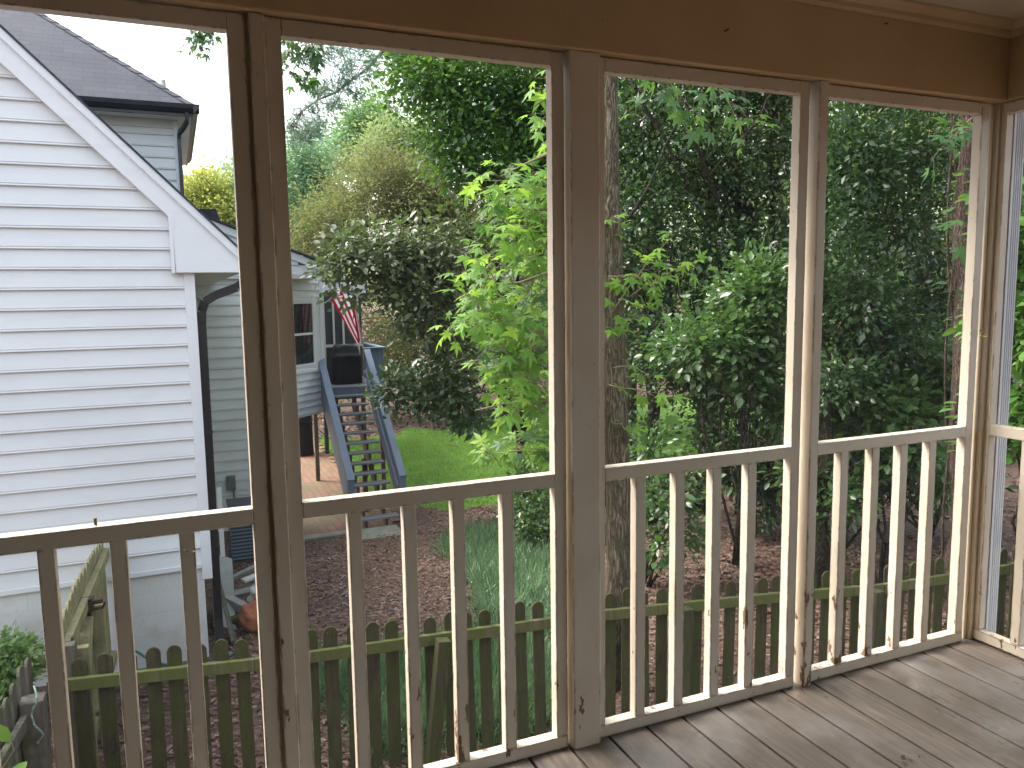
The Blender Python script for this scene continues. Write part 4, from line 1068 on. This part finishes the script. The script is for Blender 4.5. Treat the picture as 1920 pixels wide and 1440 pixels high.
leaves('low_branches', mgt, leaf('magnolia_leaf_low', [(0.,(.04,.08,.035)),(.5,(.08,.14,.055)),(1.,(.15,.22,.09))], .3, .15, (.25,.45,.08), .6), mgl, 2600, .125, T_OVAL, per=8, sig=.14, shell=.1)
# olive brown thicket behind the lawn
def twigs(parent, blobs, n, L, r, mat, down=0.):
    mb = MB(); B = np.array(blobs); w = B[:,3]*B[:,5]; w = w/w.sum()
    for i in RNG.choice(len(B), n, p=w):
        c = Vector(B[i,:3])+Vector(rdir(1)[0]*B[i,3:6]*RNG.random()**.4)
        d = Vector(rdir(1)[0]); d.z = abs(d.z)*.6+down; d.normalize()
        mb.tube(path(c, c+d*L*random.uniform(.5,1.3), 3, .22), [r, r*.8, r*.6, r*.2], 4, cap=False)
    return mb.build('twigs', mat, parent)
TH = [blob(*q) for q in ((700,345,25,90,65,2.),(640,410,24,80,55,2.),(780,360,24,90,65,2.),(820,430,24,80,90,2.),(590,450,24,50,45,1.6),(900,430,24,80,80,2.),(990,450,24,80,90,2.))]
t = tree('thicket_tree', 'olive brown vine covered tree standing behind the magnolia', (11.,24.,-2.83), (10.6,24.,3.5), .16, TH, 52000, .12, L_thick, per=10, sig=.28, shell=.3, gap=(1.,-.45))
twigs(t, TH, 300, 1.1, .012, M_twig)
UH = [blob(*q) for q in ((700,640,24,120,70,1.6),(800,660,24,110,80,1.6),(860,560,24,60,70,1.5),(650,700,25,60,50,1.5))]
t = thing('vine_thicket', 'tangled brown vines and brush behind the deck railing', 'shrub', (8.6,24,-2.83))
twigs(t, UH, 700, 1.3, .013, simple('vine_brown', (.17,.14,.085), (.28,.24,.15), 4, .8), .2)
leaves('foliage', t, L_thick, UH, 14000, .11, per=8, sig=.25)
tree('hazed_tree', 'tree with haze painted into its blue green leaves, far behind the thicket at the left of the second bay', at(575,560,34), at(575,300,34), .2, [blob(*q) for q in ((575,360,34,60,70,2.5),(560,300,34,40,40,2),(610,430,33,60,70,2.5),(555,440,34,50,60,2.5),(600,300,36,30,40,2.))], 26000, .17, L_pale, per=10, sig=.32, gap=(.8,-.4))
tree('tall_far_tree', 'far green tree with rounded top showing sky on both sides', at(680,560,40), at(680,230,40), .25, [blob(*q) for q in ((665,250,40,45,50,2.5),(700,220,40,35,40,2.),(650,290,40,38,40,2.),(710,300,40,60,50,2.5))], 17000, .20, leaf('hazed_green_leaf', [(0.,(.09,.17,.08)),(1.,(.20,.31,.14))], .6, .35, (.35,.6,.2), .3), per=10, sig=.32, gap=(.8,-.45))  # leaf green paled to carry the haze of distance
tree('yellowish_far_tree', 'yellow green tree with haze in its leaf colour, between the far tree and the dark oak', at(740,560,31), at(740,270,31), .2, [blob(*q) for q in ((745,265,31,50,45,2.),(790,300,31,50,50,2.),(700,300,31,40,40,1.8))], 16000, .14, leaf('hazed_yellow_leaf', [(0.,(.14,.19,.08)),(1.,(.30,.36,.16))], .6, .35, (.45,.6,.2), .3), per=10, sig=.28)  # far haze is mixed into the pale leaf tones
tree('yellow_green_tree', 'yellow green tree rising behind the neighbour roof', at(375,560,30), at(378,360,30), .2, [blob(*q) for q in ((372,360,30,34,34,1.8),(400,345,30,26,24,1.5),(350,372,30,24,22,1.5),(400,400,30,50,40,2.))], 8000, .15, L_yel, per=10, sig=.25)
tree('green_tree', 'mid green tree behind the roof edge beside the left post', at(440,560,32), at(440,340,32), .2, [blob(*q) for q in ((440,360,32,34,50,1.8),(430,410,32,50,50,2.),(460,420,31,50,60,2.),(470,330,32,30,40,2))], 11000, .16, L_pale, per=10, sig=.25)

# --- the dark evergreen screen seen through the third and fourth bays
GH = 'glossy dark evergreens beyond the right hand bays'
tree('holly_tree', 'dark evergreen behind the sweetgum trunk with crossing bare limbs', (7.0,8.4,-2.35), (6.6,8.2,4.5), .12,
     [blob(*q) for q in ((1200,380,8.,80,100,1.1),(1270,480,7.6,90,90,1.1),(1230,620,7.4,70,90,1.),(1180,250,8.4,70,90,1.1),(1290,300,8.,80,100,1.1),(1215,800,7.4,40,45,.6),(1270,690,7.2,70,60,.8),(1170,520,8,60,90,.9))],
     21000, .080, L_holly, group=GH, per=9, sig=.15, shell=.2, gap=(2.3,-.45), tmpl=T_DIAM)
tree('holly_tree', 'dark evergreen with thick twin trunks standing behind the third bay', (8.24,8.9,-2.45), (8.1,8.6,4.6), .16,
     [blob(*q) for q in ((1380,330,7.8,90,110,1.2),(1420,480,7.2,90,90,1.1),(1350,600,7.,90,80,1.),(1440,640,6.6,70,80,.9),(1400,750,6.6,90,55,.8),(1330,720,7.,70,60,.8),(1450,240,8.,80,90,1.1),(1500,400,7.4,70,110,1.),(1480,560,6.8,60,90,.9),(1340,800,6.6,60,34,.6),(1450,840,6.3,60,50,.6),(1420,890,6.4,45,35,.5),(1340,850,6.8,45,40,.5),(1500,760,6.,50,60,.6))],
     26000, .078, L_holly, group=GH, per=9, sig=.15, shell=.2, gap=(2.3,-.45), tmpl=T_DIAM)
tree('holly_tree', 'dark leaning evergreen with forked trunk close behind the post between third and fourth bays', (6.35,4.15,-1.9), (7.2,5.2,3.6), .085,
     [blob(*q) for q in ((1600,300,4.6,80,90,.7),(1640,430,4.6,80,80,.7),(1590,560,4.4,60,80,.7),(1690,300,4.8,80,100,.7),(1560,700,4.3,50,60,.5),(1640,620,4.5,70,70,.7),(1530,420,4.5,50,110,.7),(1750,430,4.6,60,100,.7),(1720,580,4.8,70,70,.7))],
     30000, .072, L_holly, group=GH, per=9, sig=.13, shell=.2, gap=(2.6,-.30), tmpl=T_DIAM, limbs=[(.25,tuple(at(1430,900,5.4)),.06),(.35,tuple(at(1600,560,5.2)),.05),(.6,tuple(at(1690,330,5.6)),.04),(.5,tuple(at(1530,420,5.4)),.04)])
vt_ = tree('vine_trunk_tree', 'reddish brown trunk wrapped in vines near the right corner post', tuple(at(1798,1120,2.95)), tuple(at(1804,100,3.3)), .15,
     [blob(*q) for q in ((1850,130,3.4,90,50,.7),(1780,120,3.6,60,40,.6),(1960,400,3.6,70,150,.8))], 6500, .075, L_holly2, bmat=M_barkr, per=9, sig=.12, gap=(2.5,-.2), limbs=[(.9,tuple(at(1900,120,3.4)),.03)])
vm = MB()
for k in range(4):
    a0 = k*1.6; b0, b1 = at(1798,1120,2.95), at(1804,100,3.3)
    vm.tube([b0.lerp(b1, i/24)+Vector((.150*cos(a0+i*.22),.150*sin(a0+i*.22),0))*(1-.35*i/24) for i in range(25)], .013, 6)
vm.build('vines', M_barkr, vt_, smooth=True)
tree('bright_tree', 'yellow green leaves coloured as sunlit highlights, high through the fourth bay', tuple(at(1700,900,12.)), tuple(at(1700,240,12.)), .08, [blob(*q) for q in ((1690,240,12,55,30,.8),(1640,260,12,30,22,.6),(1830,280,10,20,60,.6))], 3500, .10, L_yel, per=9, sig=.2, gap=(2.,-.3))  # foliage highlights put into the yellow green leaf colour
# lighter broad leaved shrubs in front
def shrub(name, label, base, blobs, n, size, mat, group=None, tmpl=T_OVAL, stems=6, **kw):
    t = thing(name, label, 'shrub', base, group); mb = MB()
    for k in range(stems):
        b_ = blobs[k % len(blobs)]; e = Vector(b_[:3])+Vector((random.uniform(-.5,.5)*b_[3], 0, random.uniform(-.2,.5)*b_[5]))
        mb.tube(path(Vector(base)+Vector((random.uniform(-.08,.08),random.uniform(-.08,.08),0)), e, 5, .08), [.022,.018,.015,.012,.008,.004], 7)
    mb.build('stems', M_barkd, t, smooth=True); leaves('foliage', t, mat, blobs, n, size, tmpl, **kw); return t
shrub('laurel_shrub', 'broad leaved laurel with lighter green leaves low in the fourth bay', (6.9,3.9,-1.9), [blob(*q) for q in ((1700,740,4.4,70,40,.5),(1640,770,4.4,60,35,.5),(1760,690,4.2,50,50,.5),(1790,740,4.1,50,45,.5),(1600,740,4.6,50,40,.5),(1570,800,4.6,40,35,.4),(1700,690,4.6,50,30,.4))], 5200, .105, L_holly2, per=8, sig=.13, shell=.1, stems=9)
shrub('laurel_shrub', 'glossy laurel filling the bottom right of the third bay', (6.2,5.3,-1.9), [blob(*q) for q in ((1400,560,5.4,60,60,.6),(1440,520,5.3,50,40,.5),(1350,640,5.6,60,50,.6),(1430,640,5.4,50,50,.6),(1290,650,5.8,50,60,.6),(1400,700,5.4,60,50,.5),(1460,760,5.2,40,50,.4))], 5200, .098, L_holly2, per=8, sig=.13, shell=.1, stems=9)
shrub('holly_shrub', 'small glossy shrub growing beside the sweetgum trunk above the fence', (4.75,5.3,-1.9), [blob(*q) for q in ((1240,930,5.2,45,50,.4),(1275,1000,5.,25,50,.3),(1240,1030,5.,22,26,.25),(1290,900,5.3,30,40,.3),(1215,850,5.5,30,45,.3))], 1500, .085, L_holly2, per=7, sig=.10, shell=.1)
shrub('young_shrub', 'sparse young shrub with upright leaves behind the fourth bay balusters', (6.7,4.4,-1.9), [blob(*q) for q in ((1570,930,4.3,35,40,.35),(1600,880,4.4,30,30,.3),(1545,960,4.3,18,24,.2),(1500,890,4.6,40,36,.35),(1720,860,4.,45,45,.35),(1660,850,4.2,40,35,.35),(1780,900,3.8,22,40,.25))], 1700, .10, L_holly2, per=7, sig=.10, shell=.1)
shrub('boxwood_shrub', 'pale green shrub at the end of the liriope border', (5.4,8.2,-2.35), [blob(*q) for q in ((1010,1000,8.2,45,50,.5),(985,960,8.4,30,40,.4),(1060,990,8.0,50,70,.6),(1010,900,8.6,50,50,.6))], 4200, .075, L_holly2, per=8, sig=.10, shell=.2)
tree('slim_tree', 'slim bare trunk standing left of the twin trunks in the third bay', (8.6,8.2,-2.3), tuple(at(1395,200,8.)), .085, [blob(*q) for q in ((1400,160,8,60,50,.8),(1300,150,8.2,60,50,.8))], 3000, .08, L_holly, group=GH, per=9, sig=.15)
tree('slim_tree', 'slim trunk just right of the sweetgum trunk', tuple(at(1212,985,9.)), tuple(at(1225,200,9.)), .07, [blob(*q) for q in ((1230,180,9,60,50,.8),(1180,150,9,40,50,.8))], 3000, .08, L_holly, group=GH, per=9, sig=.15)
tree('slim_tree', 'slim grey trunk seen high in the fourth bay', tuple(at(1640,1000,7.)), tuple(at(1648,120,7.)), .07, [blob(*q) for q in ((1640,170,7,90,50,.8),(1720,200,7,70,50,.8))], 4500, .08, L_holly, group=GH, per=9, sig=.15, gap=(2.5,-.2))
tree('slim_tree', 'slim trunk beside the right edge of the third bay', tuple(at(1440,1000,7.5)), tuple(at(1455,150,7.5)), .075, [blob(*q) for q in ((1450,160,7.5,60,40,.8),)], 1500, .08, L_holly, group=GH, per=9, sig=.15)
shrub('shade_shrub', 'low dark broad leaved shrub added to darken the shaded ground below the third bay rail', (8.4,6.6,-2.1), [blob(*q) for q in ((1420,900,6.4,50,40,.5),(1370,860,6.6,40,36,.5),(1470,870,6.2,45,45,.5),(1440,960,6.,30,24,.3))], 2200, .095, L_holly, per=7, sig=.12, shell=.1, stems=8)  # added shrub, stands in for dark shaded ground
shrub('shade_shrub', 'low dark broad leaved shrub added to darken the shaded ground below the fourth bay rail', (9.3,5.2,-1.9), [blob(*q) for q in ((1650,870,5.4,60,50,.5),(1720,900,5.2,50,45,.5),(1790,870,5.,40,55,.5),(1580,900,5.6,40,45,.4))], 2600, .095, L_holly, per=7, sig=.12, shell=.1, stems=8)  # second added shrub, deepens the shade over the right hand ground
shrub('hydrangea_shrub', 'bright green leafy shrub beyond the right hand wall opening', (6.6,1.9,-1.9), [blob(*q) for q in ((1960,600,1.9,60,80,.5),(1950,760,1.9,60,70,.5),(1900,820,2.0,22,60,.3),(1980,450,1.9,60,80,.5),(1905,330,2.2,20,60,.3),(1898,560,2.2,16,120,.3))], 4200, .10, leaf('bright_shrub_leaf', [(0.,(.03,.08,.02)),(.5,(.06,.15,.03)),(1.,(.14,.27,.06))], .4, .25, (.35,.65,.1), .4), per=7, sig=.11, shell=.1)
shrub('azalea_bush', 'light green bush against the white foundation at the lower left', (-1.45,4.9,-1.9), [blob(*q) for q in ((20,1245,4.9,40,45,.3),(45,1225,4.9,22,25,.2),(-30,1250,4.9,60,60,.35),(10,1290,4.8,40,40,.3))], 3600, .060, leaf('azalea_leaf', [(0.,(.10,.18,.06)),(.5,(.18,.30,.10)),(1.,(.32,.44,.18))], .5, .3, (.4,.65,.15), .3), per=8, sig=.05, shell=.2, tmpl=T_DIAM)
sprig([Vector((-1.0,2.0,-1.5)), at(5,1440,2.1), at(30,1400,2.1)], 7, .13, L_gum, gum, .07, .004, tw=T_OVAL, hang=.1)

# distant woodland: one mass closing the view
W = [blob(*q) for q in ((860,200,16,90,80,1.),(980,220,16,100,120,1.2),(950,340,16,90,70,1.),(1060,420,16,90,200,1.2),(960,500,15,70,90,1.),(1500,700,12,150,90,1.2),(1700,700,11,150,100,1.2),(1250,720,13,110,70,1.2),(1850,720,9.5,100,100,1.2),(1600,560,12,180,110,1.4),(1150,300,18,200,250,2.),(1400,250,19,220,260,2.),(1650,250,17,220,260,2.),(1900,200,14,220,280,2.),(1150,620,18,160,140,2.),(1400,620,17,200,140,2.),(1650,620,15,200,150,2.),(1880,560,13,160,200,2.),(2100,400,11,250,300,2.),(1000,600,20,120,150,1.5),(940,700,22,100,60,1.5))]
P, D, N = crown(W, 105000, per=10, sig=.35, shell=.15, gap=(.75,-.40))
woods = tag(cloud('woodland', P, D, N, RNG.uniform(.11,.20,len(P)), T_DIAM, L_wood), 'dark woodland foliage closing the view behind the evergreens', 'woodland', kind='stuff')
W2 = [blob(*q) for q in ((1300,700,34,500,160,3.),(1750,700,30,400,160,3.),(900,640,38,300,120,3.),(560,520,42,160,50,3.),(1300,350,36,500,260,3.),(1800,350,32,400,260,3.))]
P, D, N = crown(W2, 42000, per=10, sig=.7, shell=.1, gap=(.4,-.7))
tag(cloud('far_woodland', P, D, N, RNG.uniform(.28,.5,len(P)), T_DIAM, leaf('far_wood_leaf', [(0.,(.06,.11,.04)),(1.,(.20,.30,.09))], .6, .35, (.4,.6,.12), .3, .3, .6)), 'lighter far woodland beyond the yard', 'woodland', kind='stuff')
for k, (px, Y) in enumerate(((1180,15),(1340,16),(1480,14),(1590,13),(1730,12.5),(1860,11))):
    b_ = at(px, 900, Y); t_ = at(px+random.randint(-25,25), -200, Y); b_.z = gz(b_.x, b_.y)
    t = thing('background_tree', 'bare dark trunk standing in the shade of the woodland', 'tree', b_, 'trunks in the woodland')
    trunk(t, M_barkd, b_, t_, .14, .08, 7, .015, [(.7, tuple(b_+Vector((random.uniform(-1.5,1.5),.5,5.5))), .05), (.85, tuple(b_+Vector((random.uniform(-1.5,1.5),.5,6.8))), .04)])
ht = [o for o in bpy.data.objects if o.name == 'holly_tree'][0]
mb = MB()
for a, b, r in (((1185,150,7.4),(1345,450,7.2),.032),((1280,240,7.2),(1420,500,7.),.028),((1500,110,6.6),(1330,330,6.8),.02),((1170,420,7.),(1290,200,6.9),.018),((1400,120,7.2),(1395,330,7.2),.035),((1580,560,4.2),(1650,420,4.2),.014)):
    q = path(at(*a), at(*b), 6, .06); mb.tube(q, [r,r*.95,r*.9,r*.8,r*.7,r*.6,r*.45], 8)
    for _ in range(3):
        k = random.randint(1,5); mb.tube(path(q[k], q[k]+Vector((random.uniform(-.5,.5),random.uniform(-.4,.2),random.uniform(-.1,.5))), 3, .15), [r*.35,r*.3,r*.2,r*.1], 5)
mb.build('bare_limbs', M_barkg, ht, smooth=True)
P, D, N = crown([(x, y, z, 2.4, 2.2, .9) for x, y, z in ((5.5,6,6.4),(8.5,5,6.2),(8,9,6.8),(11,7,6.6),(10.5,3,6.0),(12,11,7),(7,12,7.2),(13.5,5,6.6),(6.8,2.6,5.8))], 16000, per=10, sig=.35, shell=.1)  # canopy above the view, added to keep the right hand ground dark
tag(cloud('shade_canopy', P, D, N, RNG.uniform(.14,.24,len(P)), T_DIAM, L_wood), 'unseen leaf canopy added to shade the ground under the dark evergreens', 'canopy', kind='stuff')
# --- liriope border: stuff
def lir(x, y):
    t_ = (y-4.6)/5.2
    c = 3.35+1.05*t_**1.3+.15*sin(y*2)
    return 4.4 < y < 9.9 and abs(x-c) < .55+.12*sin(y*3)-.10*(t_ if t_ > 0 else 0)
def lir2(x, y): return (3.25 < y < 4.7 and .95+.35*sin(y*2.2) < x < 2.9) or (3.2 < y < 4.0 and 1.2 < x < 2.6)
LP1 = scatter(2600, 2.4, 6, 4.2, 10, lir); LP2 = scatter(1500, .9, 3.2, 3.1, 4.8, lir2)
LPc = np.concatenate([LP1, LP2]); LPc = LPc[::2]
P = np.repeat(LPc, 20, axis=0); n = len(P); P[:,:2] += RNG.normal(size=(n,2))*.035
D = norm(np.array([0,0,.85])+RNG.normal(size=(n,3))*np.array([.75,.75,.18]))
up_ = np.tile(np.array([0,0,1.]), (n,1))
tag(cloud('liriope', P, D, up_+.2*rdir(n), RNG.uniform(.20,.42,n), (T_BLADE[0]*np.array([1.0,1,-1.5]), T_BLADE[1]), L_liri), 'blue green monkey grass border arching behind the picket fence', 'monkey grass', kind='stuff')

# ================================================================== LIGHT
w = bpy.data.worlds.new('World'); scene.world = w; w.use_nodes = True; nt = w.node_tree; nt.nodes.clear()
sky = nt.nodes.new('ShaderNodeTexSky'); sky.sky_type = 'NISHITA'; sky.sun_disc = False
EL, AZ = radians(52), radians(-50)      # sun to the upper left, beyond the house
sky.sun_elevation = EL; sky.sun_rotation = AZ; sky.air_density = 1.6; sky.dust_density = 5; sky.ozone_density = 1
hs = nt.nodes.new('ShaderNodeHueSaturation'); hs.inputs['Saturation'].default_value = .55     # thin overcast takes the blue out of the sky
bg = nt.nodes.new('ShaderNodeBackground'); bg.inputs['Strength'].default_value = .15
ow = nt.nodes.new('ShaderNodeOutputWorld')
nt.links.new(sky.outputs[0], hs.inputs['Color']); nt.links.new(hs.outputs[0], bg.inputs['Color']); nt.links.new(bg.outputs[0], ow.inputs[0])
sd = bpy.data.lights.new('sun', 'SUN'); sd.energy = 1.1; sd.angle = radians(35); sd.color = (1,.95,.86)
so = bpy.data.objects.new('sun', sd); col.objects.link(so)
dirv = Vector((sin(AZ)*cos(EL), cos(AZ)*cos(EL), sin(EL)))
so.rotation_euler = dirv.to_track_quat('Z', 'Y').to_euler()
so.location = dirv*30
scene.view_settings.view_transform = 'Standard'; scene.view_settings.look = 'None'; scene.view_settings.gamma = 1
scene.view_settings.exposure = 2.0
scene.render.engine = 'CYCLES'
scene.cycles.max_bounces = 8; scene.cycles.diffuse_bounces = 5; scene.cycles.transparent_max_bounces = 12
scene.render.resolution_x = 1024; scene.render.resolution_y = 768
